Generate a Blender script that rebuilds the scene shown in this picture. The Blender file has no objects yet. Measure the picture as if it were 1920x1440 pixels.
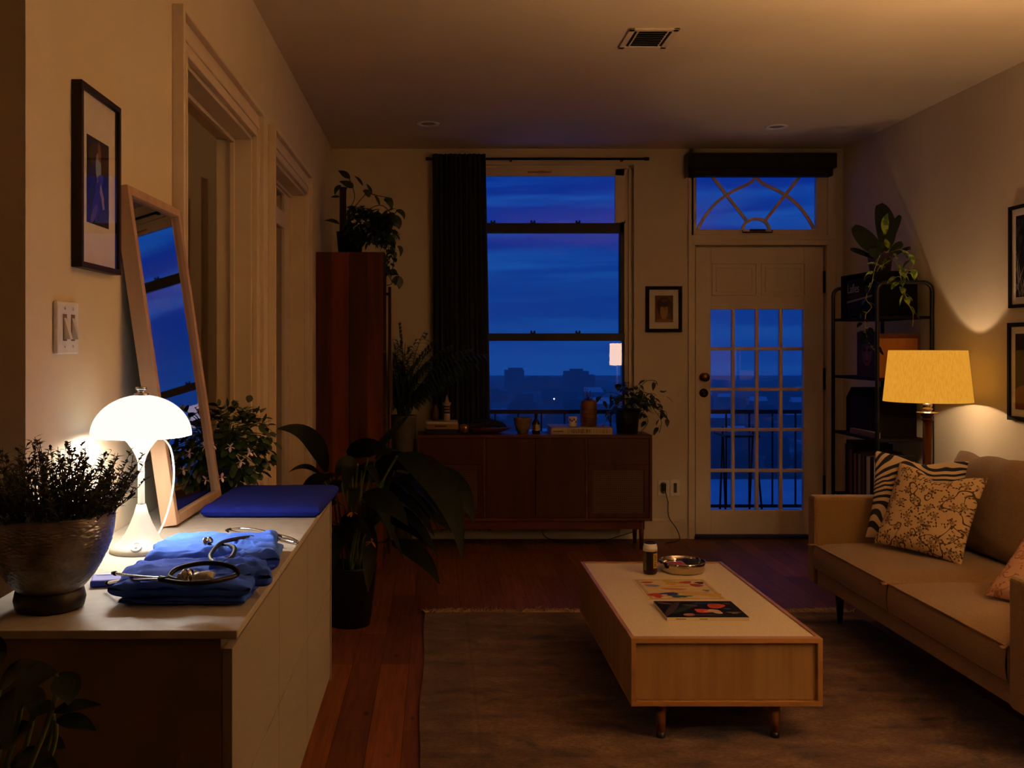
import bpy, math, random
from mathutils import Vector, Matrix, noise
RND = random.Random(11)
PI = math.pi
col = bpy.context.scene.collection
# the camera's numbers (35 mm lens, shifted): pixel of the vanishing point, focal length in pixels, eye height
FP, PX, PY, EYE = 1867.0, 820.0, 648.0, 1.45
def P(px, py, d):
    return Vector(((px - PX) * d / FP, d, EYE - (py - PY) * d / FP))
def lin(c):
    return c / 12.92 if c <= .04045 else ((c + .055) / 1.055) ** 2.4
def C(h):
    h = h.lstrip('#')
    return tuple(lin(int(h[i:i + 2], 16) / 255) for i in (0, 2, 4)) + (1.0,)

# ------------------------------------------------------------------ materials
MATS = {}
def newmat(name):
    m = bpy.data.materials.new(name); m.use_nodes = True
    nt = m.node_tree; nt.nodes.clear()
    out = nt.nodes.new('ShaderNodeOutputMaterial')
    return m, nt, out
def nd(nt, t, **kw):
    n = nt.nodes.new(t)
    for k, v in kw.items():
        if k in n.inputs.keys(): n.inputs[k].default_value = v
        else: setattr(n, k, v)
    return n
def mapping(nt, scale=(1, 1, 1), rot=(0, 0, 0)):
    tc = nd(nt, 'ShaderNodeTexCoord'); mp = nd(nt, 'ShaderNodeMapping')
    mp.inputs['Scale'].default_value = scale; mp.inputs['Rotation'].default_value = rot
    nt.links.new(tc.outputs['Object'], mp.inputs['Vector'])
    return mp.outputs['Vector']
def ramp(nt, fac, stops):
    r = nd(nt, 'ShaderNodeValToRGB'); e = r.color_ramp.elements
    while len(e) < len(stops): e.new(0.5)
    for el, (p, c) in zip(e, stops): el.position = p; el.color = c
    nt.links.new(fac, r.inputs['Fac'])
    return r.outputs['Color']
def M(name, c, rough=.6, metal=0, c2=None, scale=12, stretch=(1, 1, 1), bump=0, bscale=80, spec=.4, detail=3, coat=0, sheen=0, sub=0, lo=.35, hi=.65, trans=0):
    if name in MATS: return MATS[name]
    m, nt, out = newmat(name)
    b = nd(nt, 'ShaderNodeBsdfPrincipled')
    b.inputs['Roughness'].default_value = rough; b.inputs['Metallic'].default_value = metal
    b.inputs['Specular IOR Level'].default_value = spec
    b.inputs['Coat Weight'].default_value = coat
    b.inputs['Sheen Weight'].default_value = sheen
    b.inputs['Transmission Weight'].default_value = trans
    ca = C(c)
    cb = C(c2) if c2 else tuple(min(1, x * .86) for x in ca[:3]) + (1,)
    v = mapping(nt, stretch)
    n = nd(nt, 'ShaderNodeTexNoise', Scale=scale, Detail=detail); nt.links.new(v, n.inputs['Vector'])
    nt.links.new(ramp(nt, n.outputs['Fac'], [(lo, ca), (hi, cb)]), b.inputs['Base Color'])
    if bump:
        n2 = nd(nt, 'ShaderNodeTexNoise', Scale=bscale, Detail=2); nt.links.new(v, n2.inputs['Vector'])
        bp = nd(nt, 'ShaderNodeBump', Strength=bump, Distance=.004)
        nt.links.new(n2.outputs['Fac'], bp.inputs['Height']); nt.links.new(bp.outputs['Normal'], b.inputs['Normal'])
    nt.links.new(b.outputs[0], out.inputs['Surface'])
    MATS[name] = m
    return m
def wood(name, c, c2, axis='Z', rough=.5, scale=14, spec=.22, stretch=.06):
    s = {'X': (stretch, 1, 1), 'Y': (1, stretch, 1), 'Z': (1, 1, stretch)}[axis]
    return M(name, c, rough, 0, c2, scale, s, bump=.06, bscale=90, detail=6, spec=spec, lo=.3, hi=.7)
def emit(name, c, strength, c2=None, scale=30, stretch=(1, 1, 1)):
    if name in MATS: return MATS[name]
    m, nt, out = newmat(name)
    e = nd(nt, 'ShaderNodeEmission'); e.inputs['Strength'].default_value = strength
    if c2:
        n = nd(nt, 'ShaderNodeTexNoise', Scale=scale, Detail=3)
        nt.links.new(mapping(nt, stretch), n.inputs['Vector'])
        nt.links.new(ramp(nt, n.outputs['Fac'], [(.35, C(c)), (.65, C(c2))]), e.inputs['Color'])
    else: e.inputs['Color'].default_value = C(c)
    nt.links.new(e.outputs[0], out.inputs['Surface'])
    MATS[name] = m
    return m
def glass(name, refl=.05, tint=(1, 1, 1, 1)):
    if name in MATS: return MATS[name]
    m, nt, out = newmat(name)
    t = nd(nt, 'ShaderNodeBsdfTransparent'); t.inputs['Color'].default_value = tint
    g = nd(nt, 'ShaderNodeBsdfGlossy', Roughness=.0)
    mx = nd(nt, 'ShaderNodeMixShader')
    fr = nd(nt, 'ShaderNodeFresnel', IOR=1.22 if refl < .04 else 1.5)
    ge = nd(nt, 'ShaderNodeNewGeometry'); iv = nd(nt, 'ShaderNodeMath', operation='SUBTRACT'); iv.inputs[0].default_value = 1
    nt.links.new(ge.outputs['Backfacing'], iv.inputs[1])      # the pane mirrors on its outer faces only
    mu = nd(nt, 'ShaderNodeMath', operation='MULTIPLY'); nt.links.new(fr.outputs[0], mu.inputs[0]); nt.links.new(iv.outputs[0], mu.inputs[1])
    nt.links.new(mu.outputs[0], mx.inputs[0])
    nt.links.new(t.outputs[0], mx.inputs[1]); nt.links.new(g.outputs[0], mx.inputs[2])
    nt.links.new(mx.outputs[0], out.inputs['Surface'])
    MATS[name] = m
    return m

# ------------------------------------------------------------------ mesh builder
def frame_of(d):
    d = d.normalized()
    u = Vector((0, 0, 1)) if abs(d.z) < .95 else Vector((1, 0, 0))
    s = d.cross(u).normalized(); return s, s.cross(d).normalized()
LOC = {}
class MB:
    def __init__(s):
        s.v, s.f, s.sm, s.mi, s.mats, s.cur, s.m = [], [], [], [], [], 0, Matrix()
    def use(s, mat):
        if mat not in s.mats: s.mats.append(mat)
        s.cur = s.mats.index(mat); return s
    def add(s, vs, fs, smooth=False):
        o = len(s.v); s.v += [s.m @ Vector(p) for p in vs]
        for f in fs: s.f.append(tuple(o + i for i in f)); s.sm.append(smooth); s.mi.append(s.cur)
        return s
    def box(s, x0, x1, y0, y1, z0, z1):
        if x0 > x1: x0, x1 = x1, x0
        if y0 > y1: y0, y1 = y1, y0
        if z0 > z1: z0, z1 = z1, z0
        return s.add([(x0, y0, z0), (x1, y0, z0), (x1, y1, z0), (x0, y1, z0), (x0, y0, z1), (x1, y0, z1), (x1, y1, z1), (x0, y1, z1)],
                     [(0, 3, 2, 1), (4, 5, 6, 7), (0, 1, 5, 4), (1, 2, 6, 5), (2, 3, 7, 6), (3, 0, 4, 7)])
    def lathe(s, prof, c=(0, 0, 0), n=32, sx=1, sy=1):
        vs, fs = [], []
        for r, z in prof:
            for k in range(n):
                a = 2 * PI * k / n
                vs.append((c[0] + r * math.cos(a) * sx, c[1] + r * math.sin(a) * sy, c[2] + z))
        for i in range(len(prof) - 1):
            for k in range(n):
                k2 = (k + 1) % n
                fs.append((i * n + k, i * n + k2, (i + 1) * n + k2, (i + 1) * n + k))
        if prof[0][0] > 1e-5: fs.append(tuple(range(n - 1, -1, -1)))
        if prof[-1][0] > 1e-5: fs.append(tuple((len(prof) - 1) * n + k for k in range(n)))
        return s.add(vs, fs, True)
    def tube(s, pts, r, n=8, r1=None):
        pts = [Vector(p) for p in pts]; vs, fs = [], []
        side = None
        for i, p in enumerate(pts):
            a = pts[max(i - 1, 0)]; b = pts[min(i + 1, len(pts) - 1)]
            d = (b - a).normalized() if (b - a).length > 1e-9 else Vector((0, 0, 1))
            if side is None: side, _ = frame_of(d)
            side = (side - d * side.dot(d))
            if side.length < 1e-6: side, _ = frame_of(d)
            side.normalize(); up = side.cross(d)
            rr = r if r1 is None else r + (r1 - r) * i / max(1, len(pts) - 1)
            for k in range(n):
                t = 2 * PI * k / n
                vs.append(p + side * (rr * math.cos(t)) + up * (rr * math.sin(t)))
        for i in range(len(pts) - 1):
            for k in range(n):
                k2 = (k + 1) % n
                fs.append((i * n + k, (i + 1) * n + k, (i + 1) * n + k2, i * n + k2))
        fs.append(tuple(range(n))); fs.append(tuple((len(pts) - 1) * n + k for k in range(n - 1, -1, -1)))
        return s.add(vs, fs, True)
    def prism(s, poly, o, u, v, thick):
        o, u, v = Vector(o), Vector(u), Vector(v); w = u.cross(v).normalized() * thick; n = len(poly)
        a = [o + u * p + v * q for p, q in poly]
        return s.add(a + [p + w for p in a], [tuple(range(n - 1, -1, -1)), tuple(range(n, 2 * n))] + [(i, (i + 1) % n, n + (i + 1) % n, n + i) for i in range(n)])
    def ribbon(s, pts, o, u, v, w, thick):
        # a flat bar of width w that follows a 2D path
        L, Rr = [], []
        for i, (p, q) in enumerate(pts):
            a = pts[max(i - 1, 0)]; b = pts[min(i + 1, len(pts) - 1)]
            dx, dy = b[0] - a[0], b[1] - a[1]; l = math.hypot(dx, dy) or 1
            L.append((p - dy / l * w / 2, q + dx / l * w / 2)); Rr.append((p + dy / l * w / 2, q - dx / l * w / 2))
        for i in range(len(pts) - 1):
            s.prism([Rr[i], Rr[i + 1], L[i + 1], L[i]], o, u, v, thick)
        return s
    def pad(s, hx, hy, hz, p=8, q=2.2, n=22, fn=None):
        vs, fs = [], []
        ts = [math.copysign(1 - (1 - abs(t)) ** 1.9, t) for t in [(-1 + 2 * i / n) for i in range(n + 1)]]
        for sg in (1, -1):
            for a in ts:
                for b in ts:
                    k = max(0, (1 - abs(a) ** p) * (1 - abs(b) ** p)) ** (1 / q)
                    pt = Vector((a * hx, b * hy, sg * hz * k))
                    if fn: pt = fn(a, b, sg, k, pt)
                    vs.append(pt)
        m = n + 1
        for g in (0, 1):
            for i in range(n):
                for j in range(n):
                    a = g * m * m + i * m + j; qd = (a, a + m, a + m + 1, a + 1)
                    fs.append(qd if g == 0 else qd[::-1])
        return s.add(vs, fs, True)
    def grid(s, fn, nu, nv, smooth=True):
        vs = [fn(i / nu, j / nv) for i in range(nu + 1) for j in range(nv + 1)]
        fs = [(i * (nv + 1) + j, (i + 1) * (nv + 1) + j, (i + 1) * (nv + 1) + j + 1, i * (nv + 1) + j + 1) for i in range(nu) for j in range(nv)]
        return s.add(vs, fs, smooth)
    def leaf(s, b, d, L, W, droop=.6, fold=.2, n=5, shape='oval', roll=0.0):
        d = Vector(d).normalized(); p = Vector(b); side, up = frame_of(d)
        if roll: side.rotate(Matrix.Rotation(roll, 3, d))
        vs, fs = [], []
        for i in range(n + 1):
            t = i / n
            w = W * {'oval': math.sin(PI * (t * .94 + .03)) ** .75, 'heart': math.sin(PI * (t * .95 + .04) ** .62) ** .8,
                     'lance': math.sin(PI * (t * .95 + .03) ** .85), 'spoon': math.sin(PI * (t * .9 + .06) ** 1.5) ** .7, 'blade': (1 - t) ** .5 * min(1, t * 6 + .3)}[shape] / 2
            nrm = side.cross(d)
            vs += [p - side * w + nrm * (fold * w), p, p + side * w + nrm * (fold * w)]
            d = (d + Vector((0, 0, -1)) * (droop / n)).normalized(); side = (side - d * side.dot(d)).normalized()
            p = p + d * (L / n)
        for i in range(n):
            for k in (0, 1): fs.append((3 * i + k, 3 * i + k + 1, 3 * i + k + 4, 3 * i + k + 3))
        return s.add(vs, fs, True)
    def bleaf(s, p0, p1, p2, W, nrm=None, n=9, fold=.18, pw=1.0):
        p0, p1, p2 = Vector(p0), Vector(p1), Vector(p2); nrm = Vector(nrm or (.15, -1, .35)); vs, fs = [], []
        for i in range(n + 1):
            t = i / n
            p = p0 * (1 - t) ** 2 + p1 * 2 * t * (1 - t) + p2 * t * t
            d = ((p1 - p0) * (1 - t) + (p2 - p1) * t).normalized()
            sd = d.cross(nrm).normalized(); w = W / 2 * math.sin(PI * (t * .95 + .03) ** (.8 if pw == 1 else 1.25)) ** pw
            up = sd.cross(d) * (fold * w) + d.cross(sd) * 0
            wob = math.sin(t * 17 + p0.x * 40) * .06 * w
            vs += [p - sd * w + up * (1 + wob), p, p + sd * w + up]
        for i in range(n):
            for k in (0, 1): fs.append((3 * i + k, 3 * i + k + 1, 3 * i + k + 4, 3 * i + k + 3))
        return s.add(vs, fs, True)
    def build(s, name, mat=None, parent=None, bevel=0, seg=2, solid=0, origin=None, sub=0):
        me = bpy.data.meshes.new(name)
        if parent is not None: o0 = LOC[parent.name]
        elif origin is not None: o0 = Vector(origin)
        else:
            xs = [p.x for p in s.v]; ys = [p.y for p in s.v]
            o0 = Vector(((min(xs) + max(xs)) / 2, (min(ys) + max(ys)) / 2, min(p.z for p in s.v)))
        me.from_pydata([p - o0 for p in s.v], [], s.f)
        me.polygons.foreach_set('use_smooth', s.sm)
        if s.mats:
            for m in s.mats: me.materials.append(m)
            me.polygons.foreach_set('material_index', s.mi)
        else: me.materials.append(mat)
        me.update()
        ob = bpy.data.objects.new(name, me); col.objects.link(ob)
        if parent is not None: ob.parent = parent
        else: ob.location = o0
        LOC[ob.name] = o0
        if solid:
            md = ob.modifiers.new('thickness', 'SOLIDIFY'); md.thickness = solid; md.offset = 0
        if bevel:
            md = ob.modifiers.new('bevel', 'BEVEL'); md.width = bevel; md.segments = seg; md.limit_method = 'ANGLE'; md.angle_limit = .6
        if sub:
            md = ob.modifiers.new('subdivision', 'SUBSURF'); md.levels = sub; md.render_levels = sub
        return ob
def tag(o, label=None, cat=None, group=None, kind=None):
    for k, v in (('label', label), ('category', cat), ('group', group), ('kind', kind)):
        if v: o[k] = v
    return o
def thing(name, loc, label, cat, group=None):
    o = bpy.data.objects.new(name, None); col.objects.link(o); o.location = loc; o.empty_display_size = .05
    LOC[o.name] = Vector(loc); return tag(o, label, cat, group)
def struct(mb, name, mat, **kw):
    return tag(mb.build(name, mat, origin=(0, 0, 0), **kw), kind='structure')
def sgroup(name, loc=(0, 0, 0)):
    o = bpy.data.objects.new(name, None); col.objects.link(o); o.location = loc; LOC[o.name] = Vector(loc); o['kind'] = 'structure'
    return o
def dup(root, loc, label=None):
    c = root.copy(); col.objects.link(c); c.location = loc; LOC[c.name] = Vector(loc)
    if label: c['label'] = label
    for ch in root.children:
        d = ch.copy(); col.objects.link(d); d.parent = c; LOC[d.name] = LOC[c.name]
        for g in ch.children:
            e = g.copy(); col.objects.link(e); e.parent = d
    return c
def smooth_path(pts, n=8):
    pts = [Vector(p) for p in pts]; o = []
    for i in range(len(pts) - 1):
        a, b, c, d = pts[max(i - 1, 0)], pts[i], pts[i + 1], pts[min(i + 2, len(pts) - 1)]
        for k in range(n):
            t = k / n; o.append(.5 * (2 * b + (c - a) * t + (2 * a - 5 * b + 4 * c - d) * t * t + (3 * b - 3 * c + d - a) * t ** 3))
    return o + [pts[-1]]
def ell(cx, cy, rx, ry, rot=0, n=14, wob=0, seed=0):
    out = []
    for k in range(n):
        a = 2 * PI * k / n; w = 1 + wob * math.sin(3 * a + seed) + wob * .6 * math.sin(5 * a + 2 * seed)
        x, y = rx * w * math.cos(a), ry * w * math.sin(a)
        out.append((cx + x * math.cos(rot) - y * math.sin(rot), cy + x * math.sin(rot) + y * math.cos(rot)))
    return out
def art(name, parent, o, u, v, base, shapes, t=.001):
    # a printed sheet: base rectangle plus printed shapes, one mesh; u x v points to the viewer
    mb = MB(); mb.use(base).prism([(0, 0), (1, 0), (1, 1), (0, 1)], o, u, v, t)
    w = Vector(u).cross(Vector(v)).normalized()
    for i, (poly, mat) in enumerate(shapes):
        poly = [(min(1, max(0, a)), min(1, max(0, b))) for a, b in poly]
        mb.use(mat).prism(poly, Vector(o) + w * (t + i * .00004), u, v, .0002)
    return mb.build(name, None, parent)
def light(name, loc, power, color, radius, parent=None):
    L = bpy.data.lights.new(name, 'POINT'); L.energy = power; L.color = color; L.shadow_soft_size = radius
    o = bpy.data.objects.new(name, L); col.objects.link(o)
    if parent is not None: o.parent = parent; o.location = Vector(loc) - LOC[parent.name]
    else: o.location = loc
    return o

# palette
wallm = M('cream_wall_paint', '#d8cab0', .85, c2='#d2c3a8', scale=3, bump=.03, bscale=220, spec=.15)
ceilm = M('ceiling_paint', '#d6c7ac', .9, c2='#d0c1a5', scale=2, spec=.1)
trimm = M('white_trim_paint', '#dccbae', .45, c2='#d5c3a6', scale=5, spec=.35)
black = M('black_metal', '#0b0b0d', .4, c2='#121214', spec=.4)
dkframe = M('dark_window_frame', '#0d0b0b', .5, c2='#141110', spec=.3)
brass = M('aged_brass', '#b58a3c', .28, 1, c2='#8a6526')
chrome = M('polished_steel', '#d6dae0', .14, 1, c2='#c4c8ce')
white = M('white_gloss', '#ece8e0', .3, c2='#e6e2d8', spec=.5)
paper = M('white_paper', '#e4dccd', .8, c2='#ddd4c3', spec=.1)
green1 = M('dark_green_leaf', '#26391a', .45, c2='#182810', scale=25, spec=.4)
green2 = M('mid_green_leaf', '#33501f', .42, c2='#213a14', scale=25, spec=.4)
green3 = M('lime_variegated_leaf', '#8ea33c', .45, c2='#43641f', scale=38, spec=.4, lo=.45, hi=.55)
green4 = M('glossy_deep_leaf', '#1c2f1a', .27, c2='#0c170d', scale=8, spec=.5)
stemm = M('green_stem', '#4c5a24', .6, c2='#3a461b')
bark = M('brown_bark', '#3d2a1a', .85, c2='#291b10', bump=.4, bscale=60)
soil = M('potting_soil', '#1c130c', .95, c2='#0f0a06', scale=60, bump=.6, bscale=90)
blackpot = M('black_plastic_pot', '#0b0b0c', .45, c2='#101012')

# ------------------------------------------------------------------ world: dusk sky with streaky cloud
w = bpy.data.worlds.new('dusk_sky'); bpy.context.scene.world = w; w.use_nodes = True
nt = w.node_tree; nt.nodes.clear()
out = nd(nt, 'ShaderNodeOutputWorld'); bg = nd(nt, 'ShaderNodeBackground')
tc = nd(nt, 'ShaderNodeTexCoord'); sep = nd(nt, 'ShaderNodeSeparateXYZ'); nt.links.new(tc.outputs['Generated'], sep.inputs[0])
grad = ramp(nt, sep.outputs['Z'], [(.0, (.006, .046, .30, 1)), (.10, (.0018, .017, .235, 1)), (.22, (.0016, .016, .22, 1)), (.6, (.002, .015, .18, 1))])
mp = nd(nt, 'ShaderNodeMapping'); mp.inputs['Scale'].default_value = (1.3, 1.3, 17); mp.inputs['Location'].default_value = (.35, 0, .5)
nt.links.new(tc.outputs['Generated'], mp.inputs['Vector'])
nz = nd(nt, 'ShaderNodeTexNoise', Scale=2.6, Detail=5, Roughness=.55, Distortion=.25); nt.links.new(mp.outputs[0], nz.inputs['Vector'])
cl = ramp(nt, nz.outputs['Fac'], [(.43, (0, 0, 0, 1)), (.66, (1, 1, 1, 1))])
mx = nd(nt, 'ShaderNodeMix', data_type='RGBA'); nt.links.new(cl, mx.inputs[0]); nt.links.new(grad, mx.inputs[6])
mx.inputs[7].default_value = (.011, .095, .43, 1)
nt.links.new(mx.outputs[2], bg.inputs['Color']); bg.inputs['Strength'].default_value = 1.03
nt.links.new(bg.outputs[0], out.inputs['Surface'])

# ------------------------------------------------------------------ room shell
CE = 2.929; XL = -.79; XR = 3.05; YF = 7.48
# wide pine planks running away from the camera
m, nt, out = newmat('red_brown_plank_floor'); b = nd(nt, 'ShaderNodeBsdfPrincipled', Roughness=.5); b.inputs['Specular IOR Level'].default_value = .15
tc = nd(nt, 'ShaderNodeTexCoord'); sp = nd(nt, 'ShaderNodeSeparateXYZ'); cb = nd(nt, 'ShaderNodeCombineXYZ')
nt.links.new(tc.outputs['Object'], sp.inputs[0]); nt.links.new(sp.outputs['Y'], cb.inputs['X']); nt.links.new(sp.outputs['X'], cb.inputs['Y'])
br = nd(nt, 'ShaderNodeTexBrick', Scale=1.0); nt.links.new(cb.outputs[0], br.inputs['Vector'])
br.inputs['Brick Width'].default_value = 1.25; br.inputs['Row Height'].default_value = .128; br.inputs['Mortar Size'].default_value = .0012
br.offset = .37; br.inputs['Color1'].default_value = C('#7d4a28'); br.inputs['Color2'].default_value = C('#54301a'); br.inputs['Mortar'].default_value = C('#1a0c06')
mp = nd(nt, 'ShaderNodeMapping'); mp.inputs['Scale'].default_value = (18, 1.1, 1); nt.links.new(tc.outputs['Object'], mp.inputs[0])
gn = nd(nt, 'ShaderNodeTexNoise', Scale=3, Detail=6, Distortion=.6); nt.links.new(mp.outputs[0], gn.inputs['Vector'])
mu = nd(nt, 'ShaderNodeMix', data_type='RGBA', blend_type='MULTIPLY'); mu.inputs[0].default_value = .75
nt.links.new(br.outputs['Color'], mu.inputs[6]); nt.links.new(ramp(nt, gn.outputs['Fac'], [(.3, (.45, .4, .38, 1)), (.65, (1, 1, 1, 1))]), mu.inputs[7])
kn = nd(nt, 'ShaderNodeTexVoronoi', Scale=1.0); mp2 = nd(nt, 'ShaderNodeMapping'); mp2.inputs['Scale'].default_value = (7, 3.2, 1)
nt.links.new(tc.outputs['Object'], mp2.inputs[0]); nt.links.new(mp2.outputs[0], kn.inputs['Vector'])
mu2 = nd(nt, 'ShaderNodeMix', data_type='RGBA', blend_type='MULTIPLY'); mu2.inputs[0].default_value = 1
nt.links.new(mu.outputs[2], mu2.inputs[6]); nt.links.new(ramp(nt, kn.outputs['Distance'], [(.05, (.25, .2, .18, 1)), (.10, (1, 1, 1, 1))]), mu2.inputs[7])
nt.links.new(mu2.outputs[2], b.inputs['Base Color']); nt.links.new(b.outputs[0], out.inputs[0])
floorm = m
struct(MB().box(-2.75, 3.2, -3.2, YF + .2, -.08, 0), 'floor', floorm)
struct(MB().box(-2.75, 3.2, -3.2, YF + .2, CE, CE + .08), 'ceiling', ceilm)
struct(MB().box(XR, XR + .15, -3.2, YF + .2, 0, CE), 'wall_right', wallm)
struct(MB().box(-2.75, 3.2, -3.2, -3.05, 0, CE), 'wall_back', wallm)
struct(MB().box(-2.75, -2.6, -3.05, YF, 0, CE), 'wall_hall', wallm)
OA = (3.07, 4.25, 2.345); OB = (4.75, 5.92, 2.357); XB = -.93
mb = MB().box(XB, XL, 1.91, OA[0], 0, CE).box(XB, XL, OA[0], OA[1], OA[2], CE).box(XB, XL, OA[1], OB[0], 0, CE)
mb.box(XB, XL, OB[0], OB[1], OB[2], CE).box(XB, XL, OB[1], YF + .2, 0, CE).box(-2.6, XB, 1.91, 2.05, 0, CE)
struct(mb, 'wall_left', wallm)
struct(MB().box(-2.6, XB, 4.5, 4.6, 0, CE), 'wall_corridor', wallm)
WX0, WX1, WZ0, WZ1 = .235, 1.478, .62, 2.81         # window opening
DX0, DX1, DZ1 = 1.925, 2.925, 2.205                  # balcony door opening
TX0, TX1, TZ0, TZ1 = 1.895, 2.937, 2.27, 2.86        # transom opening
Y1 = YF + .2
mb = MB().box(XL, WX0, YF, Y1, 0, CE).box(WX0, WX1, YF, Y1, 0, WZ0).box(WX0, WX1, YF, Y1, WZ1, CE).box(WX1, DX0, YF, Y1, 0, CE)
mb.box(DX0, DX1, YF, Y1, DZ1, TZ0).box(DX0, TX1, YF, Y1, TZ1, CE).box(DX1, XR, YF, Y1, 0, TZ0).box(TX1, XR, YF, Y1, TZ0, CE)
mb.box(TX0, DX0, YF, Y1, TZ1, CE)
struct(mb, 'wall_far', wallm)
# baseboards
def base(name, *boxes):
    mb = MB()
    for (x0, x1, y0, y1) in boxes:
        mb.box(x0, x1, y0, y1, 0, .13)
        if x1 - x0 > y1 - y0: mb.box(x0, x1, y0 + .004, y1, .13, .15)
        else: mb.box(x0 + (.004 if x1 > 3 else 0), x1 - (.004 if x1 < 0 else 0), y0, y1, .13, .15)
    struct(mb, name, trimm, bevel=.003)
base('baseboard_far', (-.79, 1.86, YF - .016, YF), (2.99, 3.05, YF - .016, YF))
base('baseboard_right', (XR - .016, XR, -3, YF - .016))
base('baseboard_left', (XL, XL + .016, 1.91, 2.92), (XL, XL + .016, 6.07, YF - .016))
# casings of the two doorways in the left wall
def left_casing(name, y0, y1, zt):
    mb = MB()
    for a, b, s in ((y0 - .105, y0, -1), (y1, y1 + .105, 1)):
        mb.box(XL, XL + .014, a + .004, b - .004, 0, zt + .1)
        o = a if s < 0 else b
        mb.box(XL, XL + .036, o - (.0 if s < 0 else .022), o + (.022 if s < 0 else 0), 0, zt + .125)
        q = b if s < 0 else a
        mb.box(XL, XL + .022, q - (.016 if s < 0 else 0), q + (0 if s < 0 else .016), 0, zt + .012)
        mid = (a + b) / 2; mb.box(XL, XL + .021, mid - .012, mid + .012, 0, zt + .0615)
        mb.box(XB - .01, XL, q - (.0 if s < 0 else .018) if s > 0 else q, q + .018 if s < 0 else q, 0, zt)
    mb.box(XL, XL + .0142, y0 - .1, y1 + .1, zt + .004, zt + .105)
    mb.box(XL, XL + .0362, y0 - .1052, y1 + .1052, zt + .103, zt + .1252)
    mb.box(XL, XL + .022, y0, y1, zt - .004, zt + .012); mb.box(XL, XL + .021, y0 - .05, y1 + .05, zt + .04, zt + .062)
    mb.box(XB - .01, XL, y0, y1, zt - .018, zt)
    # door stop inside the jamb
    mb.box(XB + .05, XB + .07, y1 - .032, y1 - .018, 0, zt - .018); mb.box(XB + .05, XB + .07, y0, y1, zt - .034, zt - .018)
    struct(mb, name, trimm, bevel=.003)
left_casing('trim_1', OA[0], OA[1], OA[2]); left_casing('trim_2', OB[0], OB[1], OB[2])
# glazed door standing shut in the second doorway
d2 = struct(MB().box(-.912, -.876, 5.70, 5.90, .01, 2.33).box(-.912, -.876, 4.77, 4.90, .01, 2.33).box(-.912, -.876, 4.9, 5.7, .01, .4).box(-.912, -.876, 4.9, 5.7, 2.12, 2.21).box(-.912, -.876, 4.9, 5.7, 2.315, 2.33), 'door_2', trimm)
MB().box(-.897, -.891, 4.9, 5.7, .4, 2.12).box(-.897, -.891, 4.9, 5.7, 2.21, 2.315).build('door_glass', M('dark_door_glass', '#05060a', .05, spec=.6), d2)
# panelled door seen through the first doorway
mb = MB().box(-2.0, -1.06, 4.466, 4.5, 0, 2.21)
for (a, b, z0, z1) in ((-1.92, -1.58, 1.25, 2.1), (-1.48, -1.14, 1.25, 2.1), (-1.92, -1.58, .2, 1.1), (-1.48, -1.14, .2, 1.1)):
    mb.box(a, b, 4.458, 4.47, z0, z0 + .02).box(a, b, 4.458, 4.47, z1 - .02, z1).box(a, a + .02, 4.458, 4.47, z0, z1).box(b - .02, b, 4.458, 4.47, z0, z1)
struct(mb, 'door_3', trimm)
hm = thing('tall_mirror', (-1.29, 4.44, 1.0), 'narrow black-framed tall mirror in the hall, seen through the first doorway', 'mirror')
MB().box(-1.45, -1.43, 4.43, 4.455, .9, 2.12).box(-1.155, -1.133, 4.43, 4.455, .9, 2.12).box(-1.43, -1.155, 4.43, 4.455, 2.1, 2.12).box(-1.43, -1.155, 4.43, 4.455, .9, .92).build('frame', black, hm)
MB().box(-1.43, -1.155, 4.44, 4.452, .92, 2.1).build('mirror_glass', M('mirror_silver', '#d5d9d8', .02, 1, c2='#d3d7d6'), hm)

# ------------------------------------------------------------------ window, balcony door, transom
gl = glass('window_glass', .05)
w1 = struct(MB().box(WX0, WX0 + .03, YF + .03, Y1, WZ0, WZ1).box(1.412, WX1, YF + .055, Y1, WZ0, WZ1).box(1.445, 1.46, YF + .03, YF + .055, WZ0, WZ1).box(WX0, WX1, YF + .03, Y1, WZ1 - .025, WZ1).box(WX0, WX1, YF - .05, Y1, WZ0 - .03, WZ0 + .02), 'window_1', trimm)
ZT = EYE + (PY - 417) / 249.6                     # top of the dark sash
a, b = WX0 + .03, 1.412
MB().box(a, a + .05, YF + .03, YF + .075, ZT, WZ1 - .025).box(b - .070, b, YF + .03, YF + .075, ZT, WZ1 - .025).box(a, b, YF + .03, YF + .075, WZ1 - .08, WZ1 - .025).build('vent_sash_frame', trimm, w1, bevel=.003)
MB().box(a + .05, b - .070, YF + .05, YF + .054, ZT, WZ1 - .08).build('vent_sash_glass', gl, w1)
mb = MB().box(.68, .86, YF + .015, YF + .03, WZ1 - .058, WZ1 - .048).box(.76, .80, YF + .005, YF + .03, WZ1 - .06, WZ1 - .046); mb.build('latch', brass, w1)
ZM1 = EYE + (PY - 625) / 249.6; ZM0 = EYE + (PY - 639) / 249.6
mb = MB().box(a, b, YF + .035, YF + .09, ZT - .075, ZT).box(a, a + .06, YF + .035, YF + .09, ZM0, ZT).box(b - .036, b, YF + .035, YF + .09, ZM0, ZT).box(a, b, YF + .02, YF + .09, ZM0, ZM1)
mb.build('upper_sash_frame', dkframe, w1, bevel=.004)
MB().box(a + .06, b - .036, YF + .06, YF + .064, ZM1, ZT - .075).build('upper_sash_glass', gl, w1)
mb = MB().box(a, a + .06, YF + .02, YF + .07, WZ0 + .02, ZM0).box(b - .014, b, YF + .02, YF + .07, WZ0 + .02, ZM0).box(a, b, YF + .02, YF + .07, WZ0 + .02, WZ0 + .09)
mb.build('lower_sash_frame', dkframe, w1, bevel=.004)
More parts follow.
